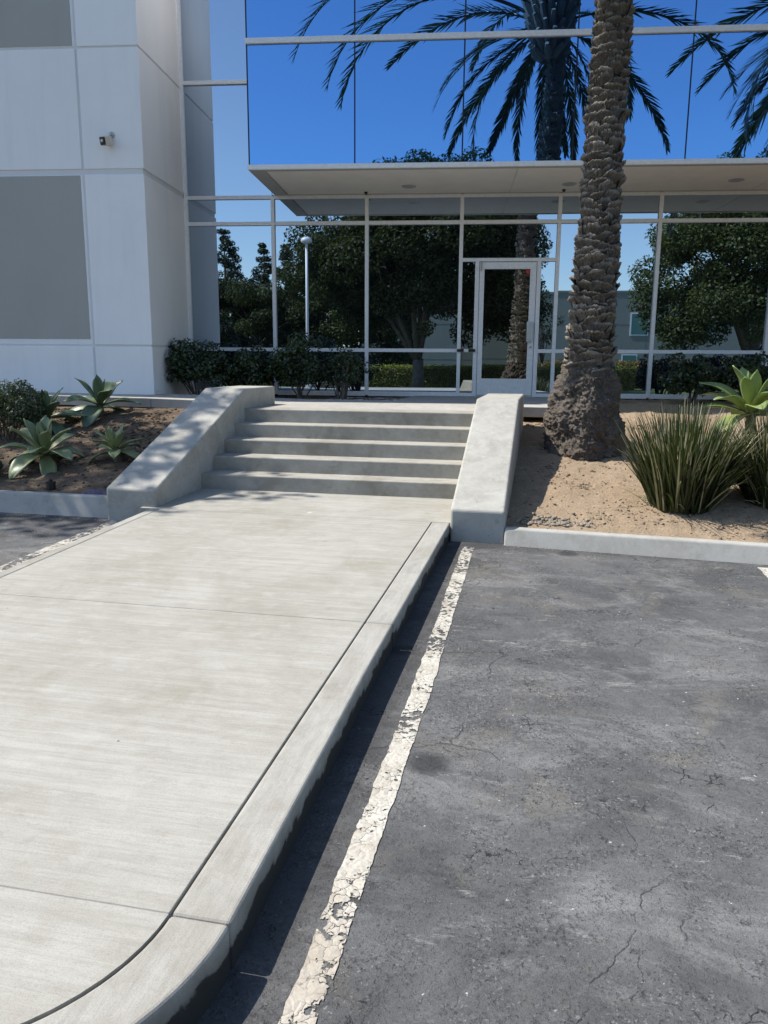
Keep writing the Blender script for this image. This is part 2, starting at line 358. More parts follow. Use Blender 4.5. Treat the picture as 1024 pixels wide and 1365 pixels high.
def m_lawn():
    t = NT('lawn'); c = t.mix(t.ramp(t.noise(1.2, 6), [(.4, 0), (.65, 1)]), (.05, .075, .02), (.10, .13, .035))
    return t.done(t.bsdf(c, .9, normal=t.bump(t.noise(60, 3), .6, .02)))
M['lawn'] = m_lawn()
def m_bark(name, a, b, sc=8):
    t = NT(name)
    n1 = t.noise(1.0, 6, .65, .4, t.co(scale=(sc * 2, sc * 2, sc * .6)))
    c = t.mix(t.ramp(n1, [(.36, 0), (.66, 1)]), a, b)
    return t.done(t.bsdf(c, .9, normal=t.bump(n1, .7, .02), spec=.2))
M['bark'] = m_bark('grey_tree_bark', (.09, .075, .06), (.20, .175, .145))
def m_palm(name, a, b, pale, sc, lip=False):
    t = NT(name)
    fib = t.noise(1.0, 7, .75, .5, t.co(scale=(sc, sc, sc * .3))); cl = t.noise(11, 7, .75, .6, t.co(loc=(2, 3, 4)))
    c = t.mix(t.ramp(cl, [(.38, 0), (.62, 1)]), a, b)
    c = t.mix(t.math('MULTIPLY', t.rnd(), .45), c, tuple(v * .55 for v in a))
    if lip:                                                   # bleached fibre ends along the cut edge
        sep = t.n('ShaderNodeSeparateXYZ'); t.set(sep.inputs[0], t.tc.outputs['Object'])
        e = t.ramp(t.math('ADD', t.math('MULTIPLY', sep.outputs['Z'], 6.0), t.math('MULTIPLY', cl, .5)), [(.72, 0), (.98, .85)]); c = t.mix(e, c, pale)
    c = t.mix(t.ramp(fib, [(.52, 0), (.70, .75)]), c, pale)
    c = t.mix(t.ramp(t.noise(130, 5, .75), [(.38, .8), (.52, 0)]), c, tuple(v * .25 for v in a))
    return t.done(t.bsdf(c, .95, normal=t.bump(t.math('ADD', fib, t.noise(120, 5, .75)), 1.0, .016), spec=.12))
M['boot'] = m_palm('palm_leaf_base', (.135, .113, .090), (.245, .213, .176), (.50, .46, .405), 40, True)
M['root'] = m_palm('palm_root_mass', (.165, .140, .118), (.275, .236, .200), (.46, .415, .365), 110)
M['core'] = m_palm('palm_trunk_core', (.06, .045, .032), (.11, .085, .06), (.18, .145, .11), 40)

def m_agave(name, a, b, edge):
    t = NT(name)
    sep = t.n('ShaderNodeSeparateXYZ'); t.set(sep.inputs[0], t.tc.outputs['Object'])
    c = t.mix(t.ramp(t.math('MULTIPLY', sep.outputs['X'], 2.0), [(.05, 0), (.75, 1)]), edge, a)
    c = t.mix(t.ramp(t.noise(9, 4, .6, .3), [(.4, 0), (.7, .6)]), c, b)
    c = t.mix(t.math('MULTIPLY', t.rnd(), .5), c, b)
    scar = t.ramp(t.noise(30, 4, .7), [(.66, 0), (.72, .55)]); c = t.mix(scar, c, (.30, .27, .17))
    p = t.bsdf(c, .42, normal=t.bump(t.noise(40, 3), .1, .003), spec=.45)
    tl = t.n('ShaderNodeBsdfTranslucent'); t.set(tl.inputs['Color'], t.mix(.5, c, (.25, .34, .05)))
    mx = t.n('ShaderNodeMixShader'); mx.inputs[0].default_value = .18; t.t.links.new(p, mx.inputs[1]); t.t.links.new(tl.outputs[0], mx.inputs[2])
    return t.done(mx.outputs[0])
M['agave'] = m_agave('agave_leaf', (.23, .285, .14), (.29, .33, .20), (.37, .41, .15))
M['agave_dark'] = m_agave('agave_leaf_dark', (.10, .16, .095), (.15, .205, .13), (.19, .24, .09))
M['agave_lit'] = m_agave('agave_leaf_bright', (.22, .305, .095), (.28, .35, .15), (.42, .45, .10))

# ================================================================== THE PLACE
Y0, RISE, TREAD, SLOPE = 7.638, 0.155, 0.3131, 0.03
def zw(x, y): return min(0.0, (y - Y0) * SLOPE)                 # walkway surface
def za(x, y):                                                    # asphalt surface
    return -.15 + (max(min(y, 7.2), -2.6) - Y0) * SLOPE

# ---- ground sheet
ys = [-900, -60, -20, -8, -2.6, -1, 0, 1, 2, 3, 4, 5, 6, 7.2, 9, 12, 40, 900]; xs = [-900, -60, -20, -8, -4, -2, 0, 2, 4, 8, 20, 60, 900]
V = [(x, y, za(x, y)) for y in ys for x in xs]; nx = len(xs)
Fq = [(j * nx + i, j * nx + i + 1, (j + 1) * nx + i + 1, (j + 1) * nx + i) for j in range(len(ys) - 1) for i in range(nx - 1)]
ground = obj('parking_lot_ground', mesh_np('ground', V, Fq), M['asphalt'])
tag(ground, 'worn grey asphalt of the parking lot with cracks and pale scuffs', 'asphalt', kind='structure')

def stripe(pts, label):
    v = []; f = []
    for k, (xa, xb, y) in enumerate(pts):
        v += [(xa, y, za(0, y) + .004), (xb, y, za(0, y) + .004)]
        if k: f.append((2 * k - 2, 2 * k - 1, 2 * k + 1, 2 * k))
    o = obj('parking_stripe', mesh_np('stripe', v, f), M['paint']); tag(o, label, 'road marking', kind='structure'); return o
random.seed(3)
def frayed(x0, x1, xa, xb, ya, yb, n):
    out = []
    for k in range(n + 1):
        t = k / n; y = ya + (yb - ya) * t; xl = xa + (xb - xa) * t if xb is not None else float(np.interp(y, [-1.2, 3.6, 6.4], [.348, .334, .274]))
        fr = .010 * mnoise.noise((y * 9, 1.3, 0)) + .006 * mnoise.noise((y * 40, 2, 0)); fr2 = .008 * mnoise.noise((y * 8, 7.7, 0)) + .005 * mnoise.noise((y * 37, 5, 0))
        out.append((xl + x0 + fr, xl + x1 + fr2, y))
    return out
stripe(frayed(-.049, .047, 0, None, -1.2, 6.38, 360), 'flaking white parking stripe beside the walkway edge on the right')
stripe(frayed(-.055, .055, -3.10, -3.13, -1.2, 6.66, 200), 'white parking stripe along the left edge of the walkway')
stripe(frayed(-.055, .055, 2.60, 2.56, 3.6, 6.25, 90), 'white parking stripe whose end shows at the right edge by the kerb')

# ---- walkway: base with separately cast slabs, tooled joints between
XL, XR = -2.745, 0.088; JL, JR = -2.650, -0.073
walk = MB().prism([(XL + .03, 1.2), (XR - .03, 1.75), (XR - .03, 7.9), (XL + .03, 7.9)], lambda x, y: zw(x, y) - .022, lambda x, y: zw(x, y) - .5)
walk = MB().prism([(XL + .06, 1.75), (XR - .06, 1.75), (XR - .06, 7.9), (XL + .06, 7.9)], lambda x, y: zw(x, y) - .018, lambda x, y: zw(x, y) - .5).build('walkway', M['joint'])
tag(walk, 'pale broomed concrete walkway leading up to the entrance steps', 'walkway', kind='structure')
G = .0028
def slab(pts, mat, name='slab', bev=.004, depth=.09): return MB().prism(pts, zw, lambda x, y: zw(x, y) - depth).build(name, mat, walk, bevel=bev, segs=3)
def rect(x0, x1, y0, y1): return [(x0, y0), (x1, y0), (x1, y1), (x0, y1)]
slab(rect(-2.86, .14, 6.60 + G, 7.75), M['walk'])
slab(rect(JL + G, JR - G, 4.09 + G, 6.60 - G), M['walk'])
slab(rect(JL + G, JR - G, 1.753 + G, 4.09 - G), M['walk'])
def arc(cx, cy, r, a0, a1, n=14): return [(cx + r * math.cos(R(a0 + (a1 - a0) * k / n)), cy + r * math.sin(R(a0 + (a1 - a0) * k / n))) for k in range(n + 1)]
RC = (-.635, 1.753); ro = XR + .018 - RC[0]; ri = JR - RC[0]; LC = (XL + ro, 1.753)
slab([(JL + G, 1.753 - G)] + arc(LC[0], LC[1], ri - G, 180, 270) + arc(RC[0], RC[1], ri - G, 270, 360) + [(JR - G, 1.753 - G)], M['walk'])
for a, b in ((4.09 + G, 6.60 - G), (1.753 + G, 4.09 - G)):
    wd = lambda y: .018 * max(0, min(1, (3.4 - y) / 1.647))
    ymid = [a] if a > 3 else [a, 2.3, 2.9, 3.4]
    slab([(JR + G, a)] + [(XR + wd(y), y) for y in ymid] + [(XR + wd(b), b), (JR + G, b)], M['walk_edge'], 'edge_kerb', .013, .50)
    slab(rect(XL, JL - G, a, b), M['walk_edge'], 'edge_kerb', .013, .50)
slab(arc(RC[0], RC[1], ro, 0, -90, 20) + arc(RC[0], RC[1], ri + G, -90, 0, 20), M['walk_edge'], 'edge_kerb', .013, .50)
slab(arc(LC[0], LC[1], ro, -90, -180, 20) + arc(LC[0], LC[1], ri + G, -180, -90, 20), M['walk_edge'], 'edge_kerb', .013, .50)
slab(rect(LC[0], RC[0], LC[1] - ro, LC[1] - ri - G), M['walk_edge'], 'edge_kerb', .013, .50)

# ---- steps
stairs = empty('entrance_steps', (0, 0, 0)); tag(stairs, 'flight of five grey concrete steps between the two sloping cheek walls', 'steps')
for k in range(1, 6):
    y = Y0 + (k - 1) * TREAD
    MB().box(-2.80, .18, y, y + TREAD + .09, (k - 1) * RISE - .08, k * RISE).build('step', M['step'], stairs, bevel=.013, segs=3)

def cheek(x0, x1, yf, zf, yb, zc, ye, label):
    prof = [(yf, -.5), (ye, -.5), (ye, zc), (yb, zc), (yf, zf)]
    n = len(prof); v = [(x0, a, b) for a, b in prof] + [(x1, a, b) for a, b in prof]
    f = [tuple(range(n)), tuple(range(2 * n - 1, n - 1, -1))] + [(i, (i + 1) % n, (i + 1) % n + n, i + n) for i in range(n)]
    o = MB().add(v, f).build('cheek_wall', M['cheek'], None, bevel=.022, segs=3)
    return tag(o, label, 'low wall', 'cheek walls of the steps')
cheek(.095, .560, 6.548, .100, 8.68, .950, 10.2, 'plain sunlit sloping concrete cheek wall on the right of the steps')
cheek(-3.235, -2.715, 6.645, .136, 8.93, 1.012, 9.98, 'sloping concrete cheek wall on the left of the steps, dappled by tree shade')

# ---- landing and pavement
PH = R(7.25); PX, PY = .157, 13.574
def fy(x): return PY + math.tan(PH) * (x - PX)                    # y of the glass plane at x
ZL = .775
landing = MB().box(-2.66, .05, 9.1, 13.0, .3, ZL - .03).build('landing', M['joint']); tag(landing, 'sunlit concrete landing at the top of the steps', 'landing', kind='structure')
fz = lambda x, y: ZL
fb = lambda x, y: ZL - .13
def lslab(pts): return MB().prism(pts, fz, fb).build('slab', M['pavement'], landing, bevel=.006)
lslab(rect(-2.74, .12, Y0 + 4 * TREAD + .402 + G, 10.42 - G))
lslab([(-2.75 + G, 10.42 + G), (-1.40 - G, 10.42 + G), (-1.40 - G, 11.44), (-2.75 + G, 11.44)])
zside = lambda x, y: ZL + min(.06, max(0, (-2.75 - x) * .022))
for xa, xb in ((-4.6, -2.75), (-6.6, -4.6), (-9.5, -6.6), (-18, -9.5)):
    MB().prism(rect(xa + G, xb - G, 10.10, 11.46), zside, lambda x, y: zside(x, y) - .13).build('slab', M['pavement'], landing, bevel=.006)
lslab([(-1.40 + G, 10.42 + G), (1.45, 10.38), (1.45, fy(1.45) - .045), (-1.40 + G, fy(-1.4) - .045)])

# ---- kerbs and planting beds
def kerb(pts, ztop, label):
    n = len(pts); lo = list(pts); hi = [(x, y + (.055 if k < 2 else 0)) for k, (x, y) in enumerate(pts)]      # first two points are the road side
    v = [(x, y, ztop) for x, y in hi] + [(x, y - .15, -.6) if k < 2 else (x, y, -.6) for k, (x, y) in enumerate(lo)]
    f = [tuple(range(n)), tuple(range(2 * n - 1, n - 1, -1))] + [(i, i + n, (i + 1) % n + n, (i + 1) % n) for i in range(n)]
    o = MB().add(v, f).build('kerb', M['kerb'], None, bevel=.016, segs=3)
    return tag(o, label, 'kerb', kind='structure')
kerb([(.562, 6.500), (9, 5.86), (9, 6.02), (.562, 6.655)], -.045, 'pale concrete kerb in front of the sunlit right planting bed')
kerb([(-18, 6.80), (-3.237, 6.735), (-3.237, 6.885), (-18, 6.95)], .022, 'concrete kerb in front of the shaded left planting bed')

def zs_l(x, y):
    n = .030 * mnoise.fractal((x * 1.4, y * 1.4, 3.1), 1.0, 2.0, 4) + .013 * mnoise.fractal((x * 9, y * 9, 1.1), 1.0, 2.0, 3)
    e = min(1, max(0, (y - 6.88) / .35)) * min(1, max(0, (10.15 - y) / .25))
    return float(np.interp(y, [6.8, 6.95, 9.95, 10.2], [-.005, .0, .655, .69])) + n * (.3 + .7 * e)
def zs_r(x, y):
    n = .030 * mnoise.fractal((x * 1.4, y * 1.4, 8.1), 1.0, 2.0, 4) + .020 * mnoise.fractal((x * 9, y * 9, 5.1), .8, 2.0, 4)
    k = 6.62 - (x - .56) * .0758
    e = min(1, max(0, (y - k) / .4))
    return float(np.interp(y, [k, k + .15, 10.2, 11.6, 13.6], [-.085, -.07, .56, .71, .735])) + n * (.25 + .75 * e)
def bed(name, x0, x1, nxx, y0, y1, ny, fn, mat, label, clip=None):
    V = []; Fq = []
    for j in range(ny + 1):
        for i in range(nxx + 1):
            x = x0 + (x1 - x0) * (i / nxx); ya, yb = (y0(x), y1(x)); y = ya + (yb - ya) * j / ny
            V.append((x, y, fn(x, y)))
    Fq = [(j * (nxx + 1) + i, j * (nxx + 1) + i + 1, (j + 1) * (nxx + 1) + i + 1, (j + 1) * (nxx + 1) + i) for j in range(ny) for i in range(nxx)]
    o = obj(name, mesh_np(name, V, Fq, smooth=True), mat); return tag(o, label, 'soil', kind='structure')
bed('planting_bed', -9.5, -3.0, 150, lambda x: 6.86, lambda x: 10.14, 90, zs_l, M['mulch'], 'dark mulched soil slope of the left planting bed')
bed('planting_bed', .50, 6.5, 150, lambda x: 6.60 - (x - .56) * .0758, lambda x: fy(x), 150, zs_r, M['soil'], 'dry tan soil slope of the right planting bed')
bed('planting_bed', -6.0, -1.405, 40, lambda x: 11.43, lambda x: fy(x), 20, lambda x, y: .745 + .02 * mnoise.noise((x * 6, y * 6, 0)), M['mulch'], 'strip of dark soil under the shrubs along the glass left of the door')
for nm, x0, x1, yy in (('side_ground', -18, -9.5, 0), ('side_ground', 6.5, 18, 0)):
    g = MB().prism([(x0, 6.95), (x1, 6.95), (x1, 10.12 if x0 < 0 else 14), (x0, 10.12 if x0 < 0 else 14)], lambda x, y: .0 + (y - 6.95) * (.18 if x0 < 0 else .10), lambda x, y: -.6).build('planting_bed', M['mulch'] if x0 < 0 else M['soil'])
    tag(g, 'soil bed beyond the %s edge of the picture' % ('left' if x0 < 0 else 'right'), 'soil', kind='structure')

# ================================================================== OFFICE BUILDING (local: x along glass, y inward, z up)
bld = empty('office_building', (PX, PY, 0), PH)
tag(bld, 'white and grey two storey office building with mirrored blue glass front', 'building')
TOP = 8.3
# wall panels on a recessed core
WX, WD = -5.500, -1.800
MB().box(-18, WX - .022, WD + .020, 7.9, .2, TOP - .02).build('wall_core', M['joint'], bld)
rows = [(.35, 1.540), (1.566, 4.012), (4.088, 5.708), (5.734, TOP)]
for k, (z0, z1) in enumerate(rows):
    MB().box(-6.402, WX, WD, .03, z0, z1).build('wall_panel', M['white_wall'], bld, bevel=.010)
    grey = k in (1, 3)
    for xa, xb in ((-12.2, -6.438), (-18, -12.236)):
        MB().box(xa, xb, WD + (.010 if grey else 0), WD + .06, z0, z1).build('wall_panel', M['white_wall'], bld, bevel=.010)
        if grey: MB().box(xa + .03, xb - .03, WD + .002, WD + .03, z0 + (.085 if k == 1 else .012), z1 - .010).build('inset_panel', M['grey_wall'], bld, bevel=.004)
plate = MB().add(*[[(0.010 if s else 0, .075 * math.cos(a), .075 * math.sin(a)) for s in (0, 1) for a in [2 * math.pi * j / 24 for j in range(24)]],
                   [tuple(range(24, 48))] + [(j, (j + 1) % 24, (j + 1) % 24 + 24, j + 24) for j in range(24)]])
plate.build('access_plate', M['white_wall'], bld, loc=(WX + .001, WD + .17, .93))
# roof and dark interior behind the glass
MB().box(WX - .02, 11.9, .30, 7.9, .3, TOP - .05).build('interior', M['interior'], bld)
MB().box(-3.75, 11.8, -1.65, .28, 4.30, TOP - .05).build('interior', M['interior'], bld)
MB().box(-3.935, 12, -1.812, 7.9, TOP - .04, TOP + .06).build('roof', M['alu'], bld)
MB().box(WX, -3.94, -.06, 7.9, TOP - .04, TOP + .055).build('roof', M['alu'], bld)
MB().box(9.4, 12, -.2, .29, .2, 4.03).build('wall_panel', M['white_wall'], bld)
# lower glass: mullions and panes
VX = [-5.475, -3.995, -2.412, -.842, .742, 2.342, 4.20, 5.80, 7.40, 9.36]
HZ = [.800, 1.536, 3.605, 4.022]
mw = .030
for i, x in enumerate(VX):
    w = .055 if i == 6 else mw
    up = x < -3.95
    top = TOP - .05 if i == 0 else 4.036
    MB().box(x - w, x + w, -.055, .05, .775, top).build('mullion', M['alu'], bld, bevel=.004)
def rail(x0, x1, z, h=.030, d=-.048, mat='alu'): MB().box(x0, x1, d, .045, z - h, z + h).build('transom', M[mat], bld, bevel=.004)
rng = random.Random(11)
def pane(name, x0, x1, z0, z1, y, mat):
    cx, cz = (x0 + x1) / 2, (z0 + z1) / 2; w, h = (x1 - x0) / 2, (z1 - z0) / 2
    o = MB().box(-w, w, -.006, .006, -h, h).build(name, mat, bld, loc=(cx, y, cz))
    o.rotation_euler = (R(rng.uniform(-.07, .07)), 0, R(rng.uniform(-.07, .07))); return o
for i in range(len(VX) - 1):
    a, b = VX[i] + mw, VX[i + 1] - mw
    zr = list(HZ) if i else HZ + [5.800, TOP - .08]
    if i == 0: b = VX[1] - mw
    for j, z in enumerate(zr):
        if i == 3 and j == 1: continue
        hh = .040 if j == 0 else .030
        if j == 0 and i == 3: continue
        rail(a - .002, b + .002, z, hh if j < 4 else .030)
    for j in range(len(zr) - 1):
        if i == 3 and j in (0, 1): continue
        pane('glass_pane', a - .012, b + .012, zr[j] + .015, zr[j + 1] - .015, .0, M['glass'])
    # upper part of the first bay reaches over to the projecting box
    if i == 0:
        rail(b + .002, -3.90, 5.800); pane('glass_pane', VX[1] - mw + .02, -3.90, 4.06, 5.785, .004, M['glass']); pane('glass_pane', VX[1] - mw + .02, -3.90, 5.815, TOP - .1, .004, M['glass'])
# door bay (between -.842 and .742)
DX0, DX1 = -.525, .405
rail(VX[3] + mw - .002, VX[4] - mw + .002, 3.010, .028)
pane('glass_pane', VX[3] + mw - .012, VX[4] - mw + .012, 3.03, 3.59, .0, M['glass'])
for xa, xb in ((DX0 - .075, DX0 - .008), (DX1 + .008, DX1 + .075)):
    MB().box(xa, xb, -.052, .05, .775, 2.984).build('door_jamb', M['alu'], bld, bevel=.004)
for xa, xb in ((VX[3] + mw, DX0 - .075), (DX1 + .075, VX[4] - mw)):
    rail(xa - .002, xb + .002, .800, .030)
    if xa > 0: rail(xa - .002, xb + .002, 1.536)
    pane('glass_pane', xa - .01, xb + .01, .82, 1.52, .0, M['glass_door'] if xa < 0 else M['glass']); pane('glass_pane', xa - .01, xb + .01, 1.55, 2.99, .0, M['glass_door'] if xa < 0 else M['glass'])
rail(VX[3] + mw - .002, DX0 - .077, 1.536, .022)
lk = MB().box(VX[3] - .03, VX[3] + .085, -.085, -.058, 1.515, 1.562).box(DX0 - .155, DX0 - .04, -.085, -.0585, 1.515, 1.562).build('lock_bar', M['black'], bld)
MB().box(VX[3] + .085, DX0 - .155, -.083, -.049, 1.513, 1.564).build('lock_bar_clasp', M['alu'], bld, bevel=.003)
MB().box(DX0 - .006, DX1 + .006, -.05, .05, .775, .792).build('threshold', M['handle'], bld)
door = empty('door', (0, 0, 0), 0, bld)
door['label'] = 'white framed glass entrance door'
for x0, x1, z0, z1 in ((DX0, DX0 + .078, .796, 2.972), (DX1 - .100, DX1, .796, 2.972), (DX0 + .078, DX1 - .100, 2.862, 2.972), (DX0 + .078, DX1 - .100, .796, 1.075)):
    MB().box(x0, x1, -.042, .012, z0, z1).build('door_rail', M['alu'], door, bevel=.003)
MB().box(DX0 + .07, DX1 - .09, -.020, -.010, 1.06, 2.87).build('door_glass', M['glass_door'], door)
MB().box(DX1 - .125, DX1 - .035, -.105, -.042, 1.68, 2.02).build('pull_handle', M['handle'], door, bevel=.012, segs=3)
MB().lathe([(.018, 0), (.018, .012), (.012, .016)], 14).build('lock_cylinder', M['lamp_rim'], door, loc=(DX1 - .05, -.058, 1.60)).rotation_euler = (R(90), 0, 0)
MB().box(DX0 + .012, DX0 + .035, -.062, -.042, 2.83, 2.985).build('pivot_hinge', M['lamp_rim'], door)
MB().box(DX1 - .165, DX1 - .108, -.0225, -.0205, 2.79, 2.852).build('sticker', M['red'], door)
# projecting upper box
BX, BD = -3.930, -1.802
UX = [BX, -2.400, -.878, .650, 2.180, 3.710, 5.240, 6.770, 8.300, 9.830, 11.9]
UZ = [4.112, 5.735, 7.45, TOP - .04]
for i in range(len(UX) - 1):
    for j in range(len(UZ) - 1):
        za_, zb_ = UZ[j] + (.036 if j else .0), UZ[j + 1] - .036
        pane('glass_pane', UX[i] + .010, UX[i + 1] - .010, za_ + .002, zb_ - .002, BD + .010, M['glass_up'])
    if i: MB().box(UX[i] - .009, UX[i] + .009, BD + .006, BD + .03, UZ[0], TOP - .05).build('glazing_joint', M['seal'], bld)
for z in UZ[1:3]:
    MB().box(BX - .012, 11.9, BD - .035, BD + .03, z - .037, z + .037).build('transom', M['alu'], bld, bevel=.004)
MB().box(BX - .010, BX + .008, BD + .002, BD + .05, 4.10, TOP - .05).build('glazing_joint', M['seal'], bld)
MB().box(BX - .006, BX + .006, -1.76, -.05, 4.12, TOP - .06).build('return_bounce_panel', M['white_wall'], bld)  # unseen glass return, made white to bounce sun onto the pillar side
# canopy under the box
can = empty('canopy', (0, 0, 0), 0, bld)
MB().box(BX - .012, 12, BD - .022, -.056, 4.062, 4.104).build('canopy_deck', M['alu'], can)
MB().box(BX - .020, 12, BD - .030, BD + .012, 4.043, 4.110).build('fascia', M['alu'], can, bevel=.004)
MB().box(BX - .012, BX + .205, BD + .012, -.056, 4.040, 4.0618).build('soffit_border', M['alu_shade'], can)
MB().box(BX + .205, 12, BD + .012, BD + .085, 4.040, 4.0618).build('soffit_border', M['alu_shade'], can)
MB().box(BX + .205, 12, -.10, -.056, 4.040, 4.0618).build('soffit_border', M['alu_shade'], can)
SX = [BX + .215, -.085, 3.70, 7.5, 11.9]
for i in range(4):
    MB().box(SX[i] + .006, SX[i + 1] - .006, BD + .092, -.107, 4.046, 4.0616).build('soffit_panel', M['soffit'], can, bevel=.003)
for x, y in ((-1.69, -.62), (.785, -.66), (3.22, -.80), (5.6, -.80), (8.0, -.80)):
    o = MB().lathe([(.115, .012), (.115, -.004), (.100, -.010), (.088, -.004)], 28).build('downlight', M['lamp_rim'], can, smooth=False, loc=(x, y, 4.046))
    MB().lathe([(.086, .004), (.086, -.003), (.05, -.005)], 24).build('lens', M['lamp_glass'], o)
for x, y in ((-2.406, -.235), (.757, -.272)):
    MB().lathe([(.035, .01), (.035, -.006), (.022, -.012), (.022, -.03), (.03, -.036)], 14).build('sprinkler_head', M['black'], can, loc=(x, y, 4.047))

# security camera on the white panel
def L2W(x, y, z):
    return (PX + x * math.cos(PH) - y * math.sin(PH), PY + x * math.sin(PH) + y * math.cos(PH), z)
sc_ = empty('security_camera', L2W(-5.968, WD, 4.475), PH); tag(sc_, 'small beige wall camera on the white panel left of the glass', 'security camera')
MB().lathe([(.045, 0), (.045, .012), (.02, .02), (.016, .07)], 16).build('bracket', M['lamp_rim'], sc_, loc=(0.015, 0, .07)).rotation_euler = (R(90), 0, 0)
b = MB().box(-.055, .055, -.20, -.03, -.07, .055).build('housing', M['beige'], sc_, bevel=.018, segs=3); b.rotation_euler = (R(14), 0, R(-14))
MB().box(-.047, .047, -.206, -.19, -.060, .045).build('face_plate', M['black'], sc_, bevel=.012).rotation_euler = (R(14), 0, R(-14))
l_ = MB().lathe([(.022, 0), (.022, .012), (.012, .014)], 14).build('lens', M['lamp_rim'], sc_, loc=(-.048, -.195, -.055)); l_.rotation_euler = (R(104), 0, R(-14))

# ================================================================== PALMS
def boot_mesh(seed):
    """stub of a cut leaf: a wide fibrous lip, torn along its top edge"""
    rg = random.Random(seed); nu = 24; V = []; Fq = []; W, H, D = .160, .140, .056
    prof = [(-.30, -.010), (.0, .003), (.26, .018), (.50, .034), (.70, .050), (.84, .056), (.83, .040), (.66, .004)]
    lo = [rg.uniform(-1, 1) for _ in range(8)]
    def low(u): x = (u + 1) / 2 * 6.99; i = int(x); return lo[i] + (lo[i + 1] - lo[i]) * (x - i)
    rag = [(.020 * low(-1 + 2 * i / nu) + (rg.uniform(-.018, .010) if rg.random() < .6 else 0)) for i in range(nu + 1)]; groove = [rg.uniform(-.0085, .0085) for _ in range(nu + 1)]
    skew = rg.uniform(-.25, .25)
    for j, (v, o) in enumerate(prof):
        for i in range(nu + 1):
            u = -1 + 2 * i / nu; arch = 1 - .34 * abs(u) ** 3.0 + skew * u * .6
            out = o * (1 - .60 * u * u) * (D / .05) + groove[i] * (.2 + max(0, v)) + .0025 * rg.uniform(-1, 1)
            z = H * (v if v < .1 else .1 + (v - .1) * arch) + rag[i] * max(0, min(1, (v - .3) * 2)) + .002 * rg.uniform(-1, 1)
            V.append((out - .016 * u * u, u * W, z))
    for j in range(len(prof) - 1):
        for i in range(nu): Fq.append((j * (nu + 1) + i, j * (nu + 1) + i + 1, (j + 1) * (nu + 1) + i + 1, (j + 1) * (nu + 1) + i))
    me = mesh_np('leaf_base', V, Fq, smooth=False); me.materials.append(M['boot']); return me
BOOTS = [boot_mesh(s) for s in range(9)]
def frond_mesh(seed, length, bend, n=58):
    """arched rachis along +x with two rows of stiff leaflets"""
    rg = random.Random(seed); mb_v = []; mb_f = []; pts = []; ang = 0; p = Vector((0, 0, 0)); steps = 40
    for k in range(steps + 1):
        t = k / steps; pts.append((p.copy(), ang)); ang = -bend * (t ** 1.35)
        p = p + Vector((math.cos(ang), 0, math.sin(ang))) * (length / steps)
    V = []; Fq = []
    for k, (q, a) in enumerate(pts):
        r = .030 * (1 - k / steps) + .004; up = Vector((-math.sin(a), 0, math.cos(a)))
        V += [tuple(q + Vector((0, r, 0))), tuple(q + up * r * .6), tuple(q - Vector((0, r, 0))), tuple(q - up * r * .8)]
        if k:
            for j in range(4): Fq.append(((k - 1) * 4 + j, (k - 1) * 4 + (j + 1) % 4, k * 4 + (j + 1) % 4, k * 4 + j))
    for i in range(n):
        t = .14 + .86 * i / (n - 1); ft = t * steps; k = min(int(ft), steps - 1); q = pts[k][0].lerp(pts[k + 1][0], ft - k); a = pts[k][1]
        d = Vector((math.cos(a), 0, math.sin(a))); up = Vector((-math.sin(a), 0, math.cos(a)))
        ll = .38 * (math.sin(math.pi * min(1, .12 + .80 * t)) ** .7) * rg.uniform(.85, 1.1)
        for s in (-1, 1):
            ax = (d * rg.uniform(.75, 1.0) + Vector((0, s, 0)) * rg.uniform(.32, .56) * (1 - .35 * t) + up * rg.uniform(-.10, .30)).normalized()
            tip = q + ax * ll + Vector((0, 0, -.10 * ll * rg.uniform(.3, 1.4))); mid = q + ax * ll * .5
            wv = ax.cross(up).normalized() * .016
            b0 = len(V); V += [tuple(q - wv * .5), tuple(q + wv * .5), tuple(mid + wv), tuple(mid - wv), tuple(tip), tuple(tip + ax * .004)]
            Fq += [(b0, b0 + 1, b0 + 2, b0 + 3), (b0 + 3, b0 + 2, b0 + 5, b0 + 4)]
    me = mesh_np('frond', V, Fq); me.materials.append(M['palm_leaf']); return me
FRONDS = [frond_mesh(1, 3.2, R(80)), frond_mesh(2, 3.6, R(105)), frond_mesh(3, 2.7, R(62)), frond_mesh(4, 3.4, R(120)), frond_mesh(5, 2.4, R(50))]
